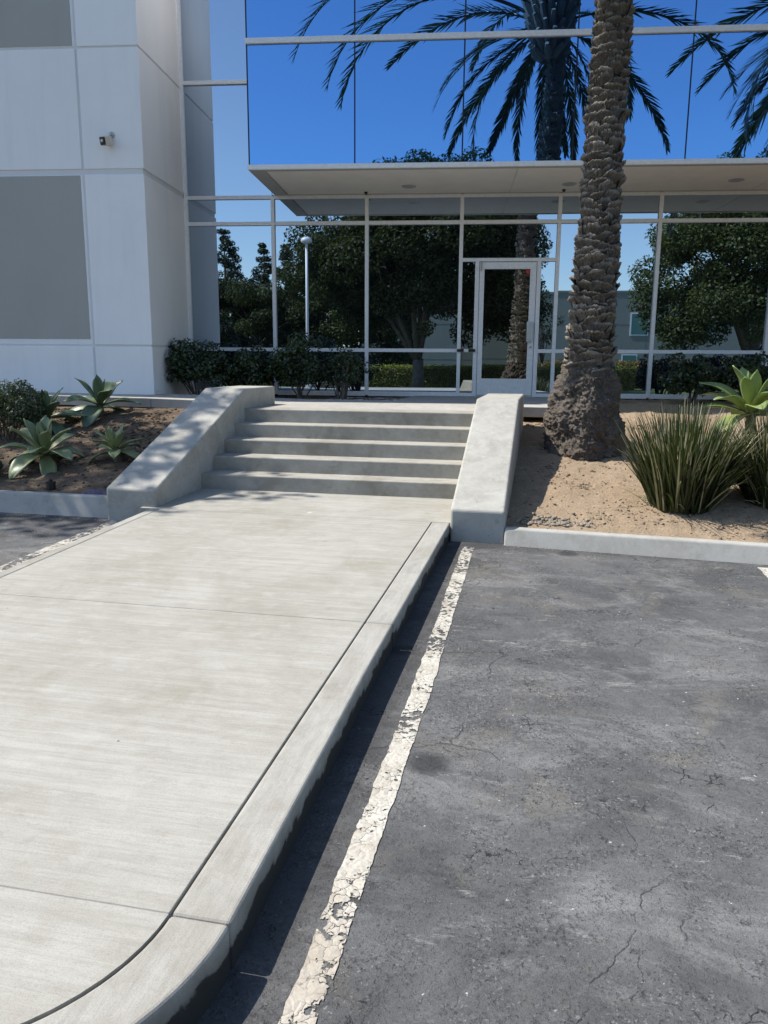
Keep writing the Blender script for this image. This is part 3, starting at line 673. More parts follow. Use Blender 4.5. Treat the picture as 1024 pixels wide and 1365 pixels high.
def palm(loc, label, ztop, seed, full=True, hang=-math.pi / 2, spread=1.5, fs=1.0, el0=-30, elk=80):
    rg = random.Random(seed)
    root = empty('palm_tree', loc); tag(root, label, 'palm tree', 'palm trees in front of the building')
    def rad(z): return float(np.interp(z, [0, .9, 1.3, 2.6, 4.5, 5.1, 5.7, ztop], [.222, .222, .218, .178, .156, .148, .116, .112]))
    zz = np.linspace(.3, ztop + .1, 26)
    tr = MB().tube([(.022 * max(0, z - 1) + .012 * math.sin(z * 1.1), .0, z) for z in zz], [rad(z) for z in zz], 20).build('trunk', M['core'], root, smooth=True)
    # root mass
    nv_, nh = 150, 300; prof = [(-.16, .47), (0, .450), (.15, .438), (.35, .415), (.55, .378), (.70, .345), (.80, .312), (.88, .280), (.96, .245), (1.04, .20)]
    V = []; Fq = []
    for j in range(nv_ + 1):
        z = -.16 + 1.2 * j / nv_; r0 = float(np.interp(z, [a for a, _ in prof], [b_ for _, b_ in prof]))
        for i in range(nh):
            a = 2 * math.pi * i / nh; q = Vector((r0 * math.cos(a), r0 * math.sin(a), z)); s_ = Vector((seed, 0, 0))
            n1 = mnoise.fractal(q * 3.2 + s_, 1.0, 2.0, 3); n2 = mnoise.fractal(q * 13 + s_, 1.0, 2.0, 3); n3 = mnoise.noise(q * 46 + s_)
            q2 = Vector((q.x, q.y, q.z * 1.4 + .5 * a)); n4 = abs(mnoise.fractal(q2 * 6 + s_, .7, 2.1, 6)); rr = r0 * (1 + .17 * n1) + .050 * (n4 - .25) + .018 * n2 + .016 * mnoise.fractal(q * 34 + s_, .6, 2.2, 4)
            V.append((rr * math.cos(a), rr * math.sin(a), z + .015 * n2))
    Fq = [(j * nh + i, j * nh + (i + 1) % nh, (j + 1) * nh + (i + 1) % nh, (j + 1) * nh + i) for j in range(nv_) for i in range(nh)]
    obj('root_mass', mesh_np('root_mass', V, Fq), M['root'], root)
    # leaf bases, one by one
    z = .86; row = 0; cnt = 0; extra = MB()
    while z < ztop + .05:
        r = rad(z); per = 7; off = (row % 2) * math.pi / per + rg.uniform(-.12, .12)
        for i in range(per):
            a = off + 2 * math.pi * i / per + rg.uniform(-.09, .09); me = rg.choice(BOOTS); sc = (2 * math.pi * r / per) / .205
            mtx = Matrix.Translation((.022 * max(0, z - 1) + .012 * math.sin(z * 1.1) + r * .97 * math.cos(a), r * .97 * math.sin(a), z + rg.uniform(-.03, .03))) @ Matrix.Rotation(a, 4, 'Z') @ Matrix.Rotation(R(rg.uniform(-12, 10)), 4, 'Y') @ Matrix.Rotation(R(rg.uniform(-14, 14)), 4, 'X') @ Matrix.Diagonal((rg.uniform(.6, 1.25), sc * rg.uniform(.72, 1.2), rg.uniform(.62, 1.0), 1))
            if full and cnt < 296 and z < 5.2 and math.sin(a) < .25:
                o = bpy.data.objects.new('leaf_base', me); link(o, tr); o.matrix_local = mtx; cnt += 1
            else:
                extra.add([mtx @ v.co for v in me.vertices], [tuple(p.vertices) for p in me.polygons])
        z += .082 * rg.uniform(.93, 1.07); row += 1
    if extra.v: tag(extra.build('leaf_bases', M['boot'], tr), kind='stuff')
    # crown: swollen head of cut leaf bases and the fronds
    hd = MB()
    for k in range(90):
        t = (k % 9) / 8; a = k * 2.399; r = .22 + .40 * t; z = ztop - .12 + .75 * t
        d = Vector((math.cos(a), math.sin(a), .6 + 1.0 * t)).normalized(); p0 = Vector((r * .5 * math.cos(a), r * .5 * math.sin(a), z))
        hd.tube([p0, p0 + d * .16, p0 + d * (.26 + .1 * t)], [.075, .06, .035], 6)
    crown = hd.build('crown', M['boot'], root)
    nf = 36
    bpy.context.view_layer.update()
    cmi = cam.matrix_world.inverted(); base_m = Matrix.Translation(loc)
    def in_view(f, me):
        mw_ = base_m @ f.matrix_basis
        for v in list(me.vertices)[::9]:
            p = cmi @ (mw_ @ v.co)
            if p.z < 0 and abs(p.x / -p.z) < .53 and abs(p.y / -p.z) < .70: return True
        return False
    for k in range(nf):
        a = k * 2.399 + rg.uniform(-.2, .2); t = k / (nf - 1)
        el = 84 - 100 * t + rg.uniform(-8, 8)
        if t > .60: a = hang + spread * (2 * ((k * .618) % 1) - 1); el = el0 - elk * (t - .60) + rg.uniform(-6, 6)      # old fronds hang on the open side
        toward = math.cos(a - math.pi / 2)                     # +1: towards the building
        if toward > .1: el = max(el, 12 + 26 * toward + rg.uniform(0, 10))
        elif toward > -.35: el = max(el, -10 + rg.uniform(-4, 6))
        else: el = max(el, -58)
        me = FRONDS[k % 5] if el > -5 else FRONDS[rg.choice((0, 2, 4))]
        if toward > .1: me = FRONDS[rg.choice((2, 4))]
        f = bpy.data.objects.new('frond', me); link(f, crown)
        f.location = (.16 * math.cos(a), .16 * math.sin(a), ztop + .35 + .25 * (1 - t)); f.rotation_euler = (R(rg.uniform(-25, 25)), -R(el), a)
        sc = fs * rg.uniform(.92, 1.12) * (.86 if t > .60 else 1.0)
        if full and k in (9, 13, 17): a = math.pi + (-.05, .22, .50)[(k - 9) // 4]; el = 34; f.data = me = FRONDS[1]; sc = 1.35; f.rotation_euler = (R(10), -R(el), a)
        f.scale = (sc, sc, sc)
        tries = 0
        while in_view(f, me) and tries < 14:
            el += 9 if el < 80 else 0; f.rotation_euler[1] = -R(el); tries += 1
            if tries > 7: f.scale = f.scale * .9
    return root
palm((1.285, 9.20, .345), 'tall palm with a rough bulging base standing on bare soil right of the steps', 6.12, 1)
palm((6.8, 9.98, .33), 'palm whose drooping fronds reach into the upper right glass as a reflection', 6.45, 7, full=False, hang=-2.7, spread=.9, fs=1.3, el0=8, elk=100)

# ================================================================== FOLIAGE helpers
def leaf_quads(C, Nrm, L, W, rng_):
    """rhombic leaves: centres, normals (n,3), lengths, widths"""
    n = len(C); Nrm = Nrm / (np.linalg.norm(Nrm, axis=1, keepdims=True) + 1e-9)
    t = rng_.normal(size=(n, 3)); a = np.cross(Nrm, t); a /= np.linalg.norm(a, axis=1, keepdims=True) + 1e-9; b_ = np.cross(Nrm, a)
    L = np.asarray(L).reshape(-1, 1); W = np.asarray(W).reshape(-1, 1)
    V = np.stack([C - a * L * .5, C + b_ * W * .5 - Nrm * W * .12, C + a * L * .5, C - b_ * W * .5 - Nrm * W * .12], 1).reshape(-1, 3)
    return V, np.arange(4 * n).reshape(n, 4)
def crown_cloud(centres, radii, per, ls, lw, rng_, flat=.8, droop=0.0):
    Cs = []; Ns = []
    for c, r in zip(centres, radii):
        n = max(4, int(per * (r / np.mean(radii)) ** 2)); d = rng_.normal(size=(n, 3)); d /= np.linalg.norm(d, axis=1, keepdims=True)
        rr = r * rng_.uniform(.45, 1.0, (n, 1)) ** .6; p = d * rr; p[:, 2] *= flat
        Cs.append(p + np.asarray(c)); Ns.append(d * .8 + rng_.normal(size=(n, 3)) * .6 + np.array([0, 0, .45]))
    C = np.concatenate(Cs); Nn = np.concatenate(Ns); n = len(C)
    return leaf_quads(C, Nn, ls * rng_.uniform(.7, 1.3, n), lw * rng_.uniform(.7, 1.3, n), rng_)
def tree(name, label, base, crown_c, crown_r, ncl, clr, per, leaf, mat, seed, stems=4, trunk_r=.22, cat='tree', group='trees across the parking lot', under=-.75, fork=.35):
    rng_ = np.random.default_rng(seed); rg = random.Random(seed); base = Vector(base)
    root = empty(name, base); tag(root, label, cat, group)
    cc = Vector(crown_c) - base; cr = np.array(crown_r); cl = []
    while len(cl) < ncl:
        d = rng_.normal(size=3); d /= np.linalg.norm(d)
        if d[2] < under: continue
        rr = rng_.uniform(.35, 1.0) ** .5; q = d * cr * rr
        q *= 1 + .34 * mnoise.noise(Vector(d * 2.6) + Vector((seed, 0, 0)))
        cl.append(np.array(cc) + q)
    rad_ = clr * rng_.uniform(.45, 1.35, ncl)
    V, Fq = crown_cloud(cl, rad_, per, leaf, leaf * .55, rng_)
    tag(obj('crown', mesh_np('crown', V, Fq), mat, root), kind='stuff')
    mb = MB(); fk = Vector((0, 0, cc.z * fork))
    mb.tube([(0, 0, -.15), (0.02, 0, fk.z * .5), tuple(fk)], [trunk_r * 1.25, trunk_r, trunk_r * .92], 10)
    for s in range(stems):
        a = 2 * math.pi * s / stems + rg.uniform(-.4, .4); tgt = Vector(cl[rg.randrange(ncl)]) * .5 + Vector((cr[0] * .45 * math.cos(a), cr[1] * .45 * math.sin(a), cc.z + .2 * cr[2])) * .5
        m1 = fk.lerp(tgt, .45) + Vector((rg.uniform(-.2, .2), rg.uniform(-.2, .2), .15))
        mb.tube([tuple(fk - Vector((0, 0, .12))), tuple(m1), tuple(tgt)], [trunk_r * .62, trunk_r * .40, trunk_r * .12], 7)
        for q in range(3):
            t2 = Vector(cl[rg.randrange(ncl)]); m2 = m1.lerp(t2, .5) + Vector((0, 0, .2))
            if (t2 - m1).length < cr.max() * 1.1: mb.tube([tuple(m1), tuple(m2), tuple(t2)], [trunk_r * .32, trunk_r * .2, trunk_r * .05], 5)
    mb.build('trunk', M['bark'], root, smooth=True)
    return root

# ---- shade tree left of the picture, known by its dappled shadow
tree('shade_tree', 'leafy tree left of the picture that throws the dappled shade', (-12.2, 7.6, .05), (-11.2, 8.0, 8.4), (2.75, 1.75, 1.4), 84, .55, 50, .20, M['ficus_lit'], 21, 5, .14, group=None)

# ---- agaves
def agave_leaf(seed, L, W, arch):
    rg = random.Random(seed); nu, nv = 6, 12; V = []; Fq = []; p = Vector((0, 0, 0)); ang = R(8)
    for k in range(nv + 1):
        t = k / nv; w = W * ((.42 + .58 * math.sin(math.pi * .5 * min(1, t / .55)) ** 1.3) if t < .55 else max(.015, 1 - ((t - .55) / .45) ** 2.3)); ang = R(12) - arch * t ** 1.4
        up = Vector((-math.sin(ang), 0, math.cos(ang)))
        for i in range(nu + 1):
            u = -1 + 2 * i / nu; q = p + Vector((0, u * w * .5, 0)) + up * (u * u * w * .17 * (1 - .4 * t)) + up * (.006 * math.sin(9 * t + 3 * u + seed))
            V.append(tuple(q))
        p = p + Vector((math.cos(ang), 0, math.sin(ang))) * (L / nv)
    n1 = len(V)
    for k in range(nv):
        for i in range(nu): Fq.append((k * (nu + 1) + i, k * (nu + 1) + i + 1, (k + 1) * (nu + 1) + i + 1, (k + 1) * (nu + 1) + i))
    return mesh_np('leaf', V, Fq, smooth=True)
def agave(loc, label, mat, L, W, n, seed, tilt=(0, 0), top=86, low=-18):
    rg = random.Random(seed); root = empty('agave', loc); tag(root, label, 'agave', 'agaves in the planting beds'); root.rotation_euler = (R(tilt[0]), R(tilt[1]), 0)
    ms = []
    for k in range(4):
        me = agave_leaf(seed * 7 + k, L * (.9 + .07 * k), W * (.9 + .08 * k), R((6, 24, 46, 70)[k])); me.materials.append(mat); ms.append(me)
    MB().tube([(0, 0, -.62), (0, 0, .0), (0, 0, .10)], [.05, .055, .03], 8).build('stem', M['bark'], root)
    for k in range(n):
        t = k / (n - 1); el = top - (top - low) * t ** .85 + rg.uniform(-6, 6); a = k * 2.399 + rg.uniform(-.18, .18)
        me = ms[min(3, int(t * 3.6 + rg.uniform(0, .6)))]; f = bpy.data.objects.new('leaf', me); link(f, root)
        f.location = (.03 * math.cos(a), .03 * math.sin(a), .10 * (1 - t)); f.rotation_euler = (R(rg.uniform(-10, 10)), -R(el), a)
        s = (.72 + .34 * min(1, t * 2.2)) * rg.uniform(.92, 1.08); f.scale = (s, s, s)
        so = f.modifiers.new('thick', 'SOLIDIFY'); so.thickness = .008; so.offset = -1
    return root
agave((-4.66, 7.75, zs_l(-4.66, 7.75) + .12), 'large agave in the left bed, nearest the kerb, below the round shrub', M['agave'], .44, .155, 20, 5, (10, 4), low=-22)
agave((-3.86, 7.92, zs_l(-3.86, 7.92) + .09), 'small agave in the left bed close to the left cheek wall', M['agave'], .31, .115, 15, 9, (8, -6), low=-20)
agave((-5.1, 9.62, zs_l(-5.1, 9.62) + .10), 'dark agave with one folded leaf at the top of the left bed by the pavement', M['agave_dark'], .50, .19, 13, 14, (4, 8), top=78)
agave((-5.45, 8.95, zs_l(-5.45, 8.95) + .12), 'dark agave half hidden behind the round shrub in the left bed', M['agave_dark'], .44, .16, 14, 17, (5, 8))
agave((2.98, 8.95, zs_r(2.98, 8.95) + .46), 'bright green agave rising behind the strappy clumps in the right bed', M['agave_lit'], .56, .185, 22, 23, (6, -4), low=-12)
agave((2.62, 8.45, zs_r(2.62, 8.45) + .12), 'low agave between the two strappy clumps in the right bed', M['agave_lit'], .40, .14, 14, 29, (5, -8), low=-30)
# stalk of the tall right agave
# ---- strappy clumps
def clump(loc, label, n, h, spread, seed):
    rg = random.Random(seed); root = empty('strap_leaf_clump', loc); tag(root, label, 'plant', 'strappy clumps in the right bed'); V = []; Fq = []; mi = []
    for k in range(n):
        a = rg.uniform(0, 2 * math.pi); rr = rg.random() ** .55; p = Vector((.27 * rr * math.cos(a), .27 * rr * math.sin(a), -.03))
        lean = spread * rr * rg.uniform(.5, 1.25); hh = h * rg.uniform(.5, 1.06) * (1 - .14 * rr); dry = rg.random() < .07
        if rg.random() < .05: lean *= 1.9
        a2 = a + rg.uniform(-.5, .5); tip_d = Vector((math.cos(a2), math.sin(a2), 0)); side = Vector((-math.sin(a2), math.cos(a2), 0)); side = (side * rg.uniform(.4, 1) + tip_d * rg.uniform(-.8, .8)).normalized()
        w = rg.uniform(.006, .011); b0 = len(V); ns = 6; bend = rg.uniform(.1, .8) + (.9 if rg.random() < .1 else 0)
        for s in range(ns + 1):
            t = s / ns; th = R(lean) * (1 + bend * t * t * .5); q = p + (tip_d * math.sin(th) + Vector((0, 0, 1)) * math.cos(th)) * hh * t
            ww = w * (1 - .85 * t ** 2.2); V += [tuple(q - side * ww), tuple(q + side * ww)]
            if s: Fq.append((b0 + 2 * s - 2, b0 + 2 * s - 1, b0 + 2 * s + 1, b0 + 2 * s)); mi.append(1 if dry or (t > .8 and rg.random() < .25) else 0)
    me = mesh_np('leaves', V, Fq, mi); tag(obj('leaves', me, [M['blade'], M['blade_dry']], root), kind='stuff')
    db = MB()
    for k in range(70):
        a = rg.uniform(0, 6.283); r = rg.uniform(.05, .34); p0 = Vector((r * math.cos(a), r * math.sin(a), .01 - .1 * 0)); d = Vector((rg.uniform(-1, 1), rg.uniform(-1, 1), rg.uniform(-.1, .5))) * .12
        db.tube([tuple(p0), tuple(p0 + d * .5 + Vector((0, 0, .012))), tuple(p0 + d)], [.004, .004, .002], 3, cap=False)
    tag(db.build('dead_leaves', M['blade_dry'], root), kind='stuff')
    return root
clump((2.10, 7.42, zs_r(2.10, 7.42)), 'dense upright strappy clump at the front of the right bed', 1700, .98, 24, 31)
clump((2.98, 7.62, zs_r(2.98, 7.62)), 'strappy clump cut off by the right edge of the picture', 1300, .95, 25, 37)

# ---- shrubs
def shrub(name, loc, r, label, mat, nl, leaf, seed, group, stems=9, ncl=26, per=None, cat='shrub', flat=.9):
    rng_ = np.random.default_rng(seed); rg = random.Random(seed); root = empty(name, loc); tag(root, label, cat, group)
    cl = []
    while len(cl) < ncl:
        d = rng_.normal(size=3); d /= np.linalg.norm(d)
        if d[2] < -.55: continue
        q = d * np.array(r) * rng_.uniform(.45, .9) * (1 + .18 * mnoise.noise(Vector(d * 2.5) + Vector((seed, 1, 0)))); q[2] += r[2] * 1.02; cl.append(q)
    rr = np.full(ncl, min(r) * .36) * rng_.uniform(.7, 1.3, ncl)
    V, Fq = crown_cloud(cl, rr, nl // ncl, leaf, leaf * .58, rng_, flat)
    tag(obj('foliage', mesh_np('foliage', V, Fq), mat, root), kind='stuff')
    mb = MB()
    for s in range(stems):
        t2 = Vector(cl[rg.randrange(ncl)]); a = rg.uniform(0, 6.28); p0 = Vector((.06 * math.cos(a), .06 * math.sin(a), -.05))
        mb.tube([tuple(p0), tuple(p0.lerp(t2, .5) + Vector((0, 0, .08))), tuple(t2)], [.014, .010, .004], 5)
    mb.build('stems', M['bark'], root); return root
def FW(s, d, z): return L2W(s, -d, z)
gl = 'dark shrubs along the glass'
shrub('hedge_shrub', FW(-5.05, 1.05, .74), (.58, .46, .52), 'dark flowering shrub against the white corner wall, leftmost by the glass', M['shrub'], 3600, .062, 41, gl)
shrub('hedge_shrub', FW(-4.2, .9, .74), (.50, .42, .38), 'low dark shrub by the glass, second from the white corner wall', M['shrub'], 3200, .06, 42, gl)
shrub('hedge_shrub', FW(-3.40, .95, .74), (.55, .46, .50), 'dark shrub by the glass just behind the top of the left cheek wall', M['shrub'], 3400, .06, 43, gl)
shrub('hedge_shrub', FW(-2.72, .95, .74), (.42, .36, .44), 'thin twiggy dark shrub by the glass nearest the door on its left', M['shrub'], 1500, .055, 44, gl, 22)
shrub('hedge_shrub', FW(2.75, .95, .73), (.46, .40, .36), 'low dark shrub against the glass right of the palm', M['shrub'], 3000, .06, 45, gl)
shrub('hedge_shrub', FW(3.55, 1.0, .73), (.52, .42, .42), 'dark shrub against the glass behind the bright agave', M['shrub'], 3400, .06, 46, gl)
shrub('hedge_shrub', FW(4.45, 1.0, .73), (.52, .42, .45), 'dark shrub against the glass at the right edge of the picture', M['shrub'], 3400, .06, 47, gl)
shrub('round_shrub', (-5.72, 8.55, zs_l(-5.72, 8.55) - .05), (.52, .50, .36), 'dense round small leaved shrub at the left edge of the picture', M['box'], 11000, .034, 51, None, 12, 60)
shrub('low_shrub', (-5.05, 7.28, zs_l(-5.05, 7.28) - .04), (.30, .26, .14), 'low dark plant by the left kerb at the picture edge', M['shrub'], 1500, .045, 52, None, 6, 14)

# ---- small things in the beds
sp = empty('irrigation_valve', (-4.11, 7.05, zs_l(-4.11, 7.05))); tag(sp, 'small dark irrigation riser in the soil behind the left kerb', 'sprinkler')
MB().lathe([(.045, -.05), (.045, .055), (.05, .058), (.05, .075), (.02, .08)], 14).build('riser', M['black'], sp)
MB().lathe([(.018, 0), (.018, .02), (.006, .024)], 10).build('cap', M['black'], sp, loc=(0, 0, .08))
pc_v = []; pc_f = []; nn = 14
for j in range(nn):
    for i in range(nn * 2):
        u = -1 + 2 * i / (2 * nn - 1); w = -1 + 2 * j / (nn - 1); e = max(0, 1 - u * u) * max(0, 1 - w * w)
        pc_v.append((u * .16 + .01 * mnoise.noise((u * 4, w * 4, 2)), w * .055, .045 * e ** .4 * (1 + .5 * mnoise.noise((u * 5, w * 5, 0)))))
for j in range(nn - 1):
    for i in range(2 * nn - 1): pc_f.append((j * 2 * nn + i, j * 2 * nn + i + 1, (j + 1) * 2 * nn + i + 1, (j + 1) * 2 * nn + i))
pc = obj('purple_cloth', mesh_np('purple_cloth', pc_v, pc_f, smooth=True), M['purple'], None, (-3.55, 7.0, zs_l(-3.55, 7.0) - .002)); tag(pc, 'crumpled purple cloth in the soil beside the left cheek wall', 'cloth')

def pebbles(name, label, n, region, fn, mat, smin, smax, seed, cat='stones'):
    rg = random.Random(seed); V = []; Fq = []
    base = [(1, 0, 0), (-1, 0, 0), (0, 1, 0), (0, -1, 0), (0, 0, 1), (0, 0, -1), (.62, .62, .5), (-.62, .62, .5), (-.62, -.62, .5), (.62, -.62, .5)]
    tris = [(0, 6, 9), (6, 2, 7), (7, 1, 8), (8, 3, 9), (6, 4, 9), (6, 7, 4), (7, 8, 4), (8, 9, 4), (0, 2, 6), (2, 1, 7), (1, 3, 8), (3, 0, 9), (5, 2, 0), (5, 1, 2), (5, 3, 1), (5, 0, 3)]
    for k in range(n):
        x, y = region(rg); s = smin + (smax - smin) * rg.random() ** 3; z = fn(x, y) + s * .15; m = Matrix.Rotation(rg.uniform(0, 6.28), 3, 'Z') @ Matrix.Rotation(rg.uniform(-.5, .5), 3, 'X')
        sx, sy, sz = s * rg.uniform(.7, 1.3), s * rg.uniform(.7, 1.2), s * rg.uniform(.45, .8); b0 = len(V)
        for v in base:
            j = rg.uniform(.8, 1.2); q = m @ Vector((v[0] * sx * j, v[1] * sy * j, v[2] * sz * j)); V.append((x + q.x, y + q.y, z + q.z))
        Fq += [tuple(i + b0 for i in t) for t in tris]
    o = obj(name, mesh_np(name, V, Fq), mat); return tag(o, label, cat, kind='stuff')
_g = random.Random(77)
CL_R = [(_g.uniform(.6, 4.2), _g.uniform(6.66, 10.4), _g.uniform(.05, .35)) for _ in range(34)] + [(2.1, 7.15, .22), (2.4, 7.1, .25), (1.7, 7.3, .2), (2.6, 7.4, .3)]
CL_L = [(_g.uniform(-6.4, -3.3), _g.uniform(6.95, 10.0), _g.uniform(.05, .4)) for _ in range(30)]
def clustered(g, cl, x0, x1, y0, y1):
    while True:
        if g.random() < .25: return g.uniform(x0, x1), g.uniform(y0, y1)
        cx, cy, r = g.choice(cl); x, y = g.gauss(cx, r), g.gauss(cy, r)
        if x0 < x < x1 and y0 < y < y1: return x, y
pebbles('soil_clods', 'loose clods over the tan soil of the right bed', 6000, lambda g: clustered(g, CL_R, .6, 4.2, 6.66, 12.3), lambda x, y: zs_r(x, y) if not (x < 1.46 and y > 10.3) else -1, M['clod'], .003, .017, 61, 'soil')
pebbles('gravel', 'grey gravel in the soil beside the right cheek wall', 420, lambda g: (.95 + g.gauss(0, .17), 6.82 + abs(g.gauss(0, .10))), zs_r, M['stone'], .006, .026, 62)
pebbles('soil_clods', 'crumbly clods and litter over the dark left bed', 3200, lambda g: clustered(g, CL_L, -6.5, -3.25, 6.93, 10.06), zs_l, M['mulch'], .004, .028, 63, 'soil')
pebbles('asphalt_grit', 'loose grit along the foot of the kerbs', 500, lambda g: ((g.uniform(.55, 3.0), 6.47 - abs(g.gauss(0, .05)) - .0) if g.random() < .5 else (g.uniform(-4.5, -3.2), 6.70 - abs(g.gauss(0, .06)))), lambda x, y: za(x, y), M['stone'], .002, .009, 64)

def litter(label, n, region, fn, seed, size=.05):
    rng_ = np.random.default_rng(seed); g = random.Random(seed); P = []
    for k in range(n):
        x, y = region(g); P.append((x, y, fn(x, y) + .008))
    V, Fq = leaf_quads(np.array(P), rng_.normal(size=(n, 3)) * .35 + np.array([0, 0, 1.0]), size * rng_.uniform(.5, 1.3, n), size * .45 * rng_.uniform(.5, 1.3, n), rng_)
    return tag(obj('leaf_litter', mesh_np('leaf_litter', V, Fq), M['litter']), label, 'leaf litter', kind='stuff')
litter('fallen brown leaves scattered over the dark left bed', 900, lambda g: clustered(g, CL_L, -6.5, -3.25, 6.93, 10.06), zs_l, 65)
litter('dead leaves and bits round the clumps in the right bed', 420, lambda g: clustered(g, [(2.1, 7.3, .3), (2.9, 7.6, .35), (3.2, 8.6, .5), (1.6, 8.8, .3)], .6, 4.2, 6.66, 10.3), zs_r, 66, .04)
litter('dry leaves under the shrubs left of the door', 300, lambda g: (g.uniform(-5.0, -1.45), g.uniform(11.46, 12.6)), lambda x, y: .755, 67)

# ================================================================== ACROSS THE LOT (seen mirrored in the glass)
def FB(s, d): x, y, _ = L2W(s, -d, 0); return x, y
bx, by = FB(3, 29.5)
lawn = MB().box(-90, 90, -60, 0, -.6, -.33); lawn = lawn.build('lawn', M['lawn']); lawn.location = (*FB(3, 29.5), 0); lawn.rotation_euler = (0, 0, PH); tag(lawn, 'green verge across the parking lot', 'lawn', kind='structure')
def hedge(s0, s1, d, w, h, mat, label, seed, n=9000, leaf=.16):
    rng_ = np.random.default_rng(seed); L = s1 - s0
    root = empty('clipped_hedge', (*FB((s0 + s1) / 2, d), -.33), PH); tag(root, label, 'hedge', 'hedges across the lot')
    P = np.stack([rng_.uniform(-L / 2, L / 2, n), rng_.uniform(-w / 2, w / 2, n), rng_.uniform(0, h, n)], 1)
    side = rng_.integers(0, 3, n); P[side == 0, 2] = h + rng_.normal(size=(side == 0).sum()) * .06; P[side == 1, 1] = w / 2 + rng_.normal(size=(side == 1).sum()) * .05
    V, Fq = leaf_quads(P, rng_.normal(size=(n, 3)) + np.array([0, .4, .8]), rng_.uniform(.7, 1.3, n) * leaf, rng_.uniform(.4, .7, n) * leaf, rng_)
    tag(obj('foliage', mesh_np('foliage', V, Fq), mat, root), kind='stuff')
    MB().box(-L / 2 + .1, L / 2 - .1, -w / 2 + .12, w / 2 - .12, 0, h - .12).build('inner_growth', M['bark'], root); return root
hedge(-26, 11, 39.0, 1.6, 1.45, M['hedge'], 'long clipped yellow green hedge across the lot under the ficus trees', 71, 42000, .13)
hedge(3, 24, 43.0, 1.6, 1.75, M['hedge_or'], 'orange tinted hedge in front of the far grey building', 72, 24000, .13)
# far grey building
fb_ = empty('far_building', (*FB(14, 66), -.33), PH); tag(fb_, 'long low grey concrete building across the lot, seen mirrored in the glass', 'building')
MB().box(-24, 40, -12, 0, 0, 8.42).build('wall', M['far_wall'], fb_)
MB().box(-24.05, 40.05, -12, .06, 8.42, 8.62).build('parapet', M['far_wall'], fb_)
for z in (2.1, 5.4): MB().box(-24, 40, .0, .012, z - .03, z + .03).build('wall_joint', M['far_wall_low'], fb_)
for x in range(-20, 40, 6): MB().box(x - .03, x + .03, .0, .014, 0, 8.42).build('wall_joint', M['far_wall_low'], fb_)
for x in (3.3, 9.5, 15.5, 21.5, 27.5):
    w = MB().box(x - .9, x + .9, .0, .06, 4.35, 6.55).build('window', M['alu'], fb_); MB().box(x - .78, x + .78, .058, .075, 4.47, 6.43).build('pane', M['teal'], w)
for x in (2.6, 14, 26):
    w = MB().box(x - .75, x + .75, .0, .05, .6, 2.6).build('window', M['alu'], fb_); MB().box(x - .65, x + .65, .048, .065, .7, 2.5).build('pane', M['teal'], w)
# trees
G_ = 'ficus trees across the lot'
def bt(s, d, z): x, y = FB(s, d); return (x, y, z)
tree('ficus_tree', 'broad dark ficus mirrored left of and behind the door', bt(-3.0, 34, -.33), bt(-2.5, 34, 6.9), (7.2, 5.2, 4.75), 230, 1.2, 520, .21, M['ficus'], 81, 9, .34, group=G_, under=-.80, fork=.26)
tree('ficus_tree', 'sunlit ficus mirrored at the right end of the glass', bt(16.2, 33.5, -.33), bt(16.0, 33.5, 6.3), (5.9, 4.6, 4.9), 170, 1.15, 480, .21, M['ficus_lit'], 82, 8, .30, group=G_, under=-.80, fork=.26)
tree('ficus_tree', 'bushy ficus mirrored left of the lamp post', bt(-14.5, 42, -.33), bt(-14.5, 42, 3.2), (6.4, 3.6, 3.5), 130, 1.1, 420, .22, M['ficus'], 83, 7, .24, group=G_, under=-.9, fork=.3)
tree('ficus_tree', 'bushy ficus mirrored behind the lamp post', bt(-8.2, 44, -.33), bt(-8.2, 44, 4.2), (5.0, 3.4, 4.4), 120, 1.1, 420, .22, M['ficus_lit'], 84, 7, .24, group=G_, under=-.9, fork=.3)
tree('young_tree', 'thin young tree with sparse leaves mirrored right of the door', bt(5.0, 39.5, -.33), bt(5.0, 39.5, 4.0), (1.0, 1.0, 1.8), 22, .38, 26, .20, M['ficus_lit'], 85, 7, .07, group=None, fork=.4)
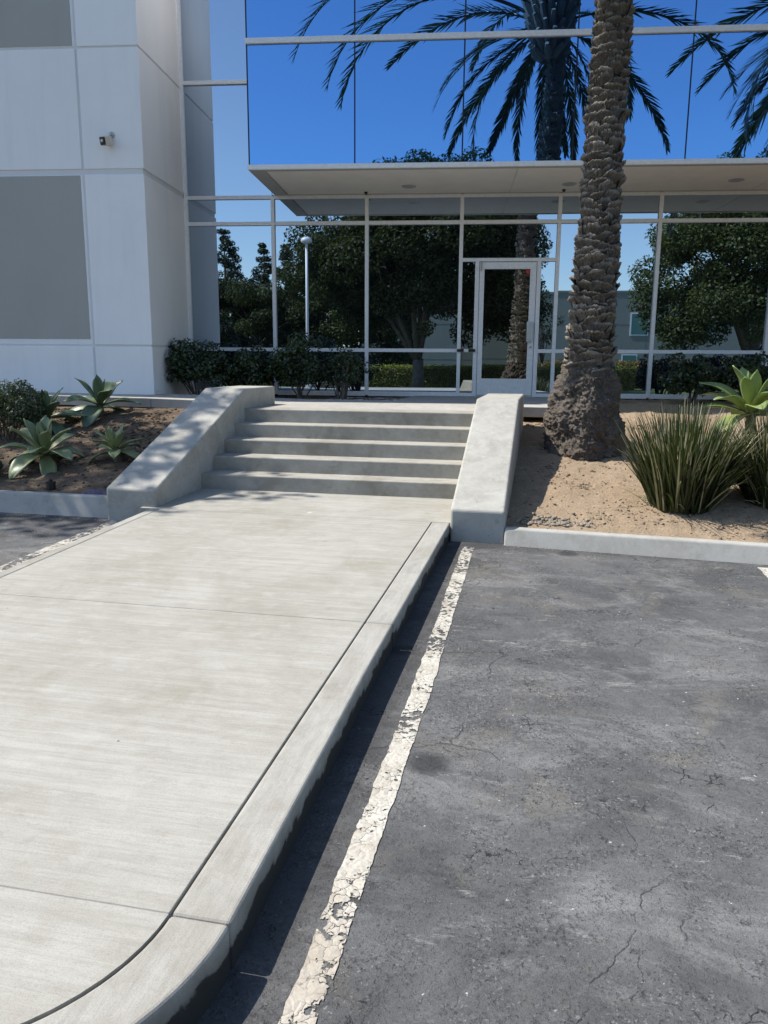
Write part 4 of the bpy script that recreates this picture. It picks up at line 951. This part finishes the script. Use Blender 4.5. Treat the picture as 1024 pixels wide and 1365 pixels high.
def conifer(name, label, base, h, r, seed):
    rng_ = np.random.default_rng(seed); rg = random.Random(seed); root = empty(name, base); tag(root, label, 'conifer', 'conifers beyond the lot'); cl = []; rr = []
    mb = MB().tube([(0, 0, -.2), (0, 0, h * .5), (0, 0, h * .96)], [.28, .17, .03], 8); k = 0; z = h * .12
    while z < h * .985:
        t = z / h; R_ = r * (1 - t) ** .72 * rg.uniform(.75, 1.12) + .12
        for a in [rg.uniform(0, 6.28) for _ in range(max(3, int(7 * (1 - t) + 2)))]:
            for f in (.45, .8, 1.0):
                cl.append(np.array([R_ * f * math.cos(a), R_ * f * math.sin(a), z + .25 * f * R_ * rg.uniform(-.2, .5)])); rr.append(.30 + .42 * (1 - t))
            mb.tube([(0, 0, z - .2), (R_ * math.cos(a), R_ * math.sin(a), z + .1 * R_)], [.05, .015], 4)
        z += .55 * rg.uniform(.8, 1.2)
    V, Fq = crown_cloud(cl, rr, 70, .30, .12, rng_)
    tag(obj('crown', mesh_np('crown', V, Fq), M['pine'], root), kind='stuff'); mb.build('trunk', M['bark'], root); return root
conifer('pine_tree', 'broad tall conifer mirrored beside the white corner wall', bt(-22.0, 60, -.33), 13.8, 3.4, 91)
conifer('pine_tree', 'slim conifer mirrored just left of the second mullion', bt(-18.3, 60, -.33), 12.3, 2.1, 92)
conifer('pine_tree', 'slim conifer mirrored just right of the second mullion', bt(-16.3, 61, -.33), 12.4, 1.9, 93)
conifer('pine_tree', 'short conifer mirrored between the slim ones and the lamp post', bt(-14.2, 62, -.33), 9.6, 2.4, 94)
conifer('pine_tree', 'small conifer mirrored between the broad and the slim conifers', bt(-20.3, 62, -.33), 9.4, 2.0, 95)
# lamp post
lp = empty('lamp_post', bt(-8.27, 27, -.45), PH); tag(lp, 'pale parking lot lamp post mirrored in the glass left of the door', 'lamp post')
MB().lathe([(.26, 0), (.26, .55), (.24, .6)], 20).build('footing', M['kerb'], lp)
MB().lathe([(.085, .6), (.075, 4), (.065, 7.60)], 14).build('pole', M['pole'], lp, smooth=True)
MB().lathe([(.10, 7.55), (.27, 7.60), (.29, 7.68), (.25, 7.79), (.12, 7.85)], 20).build('luminaire', M['pole'], lp, smooth=True)
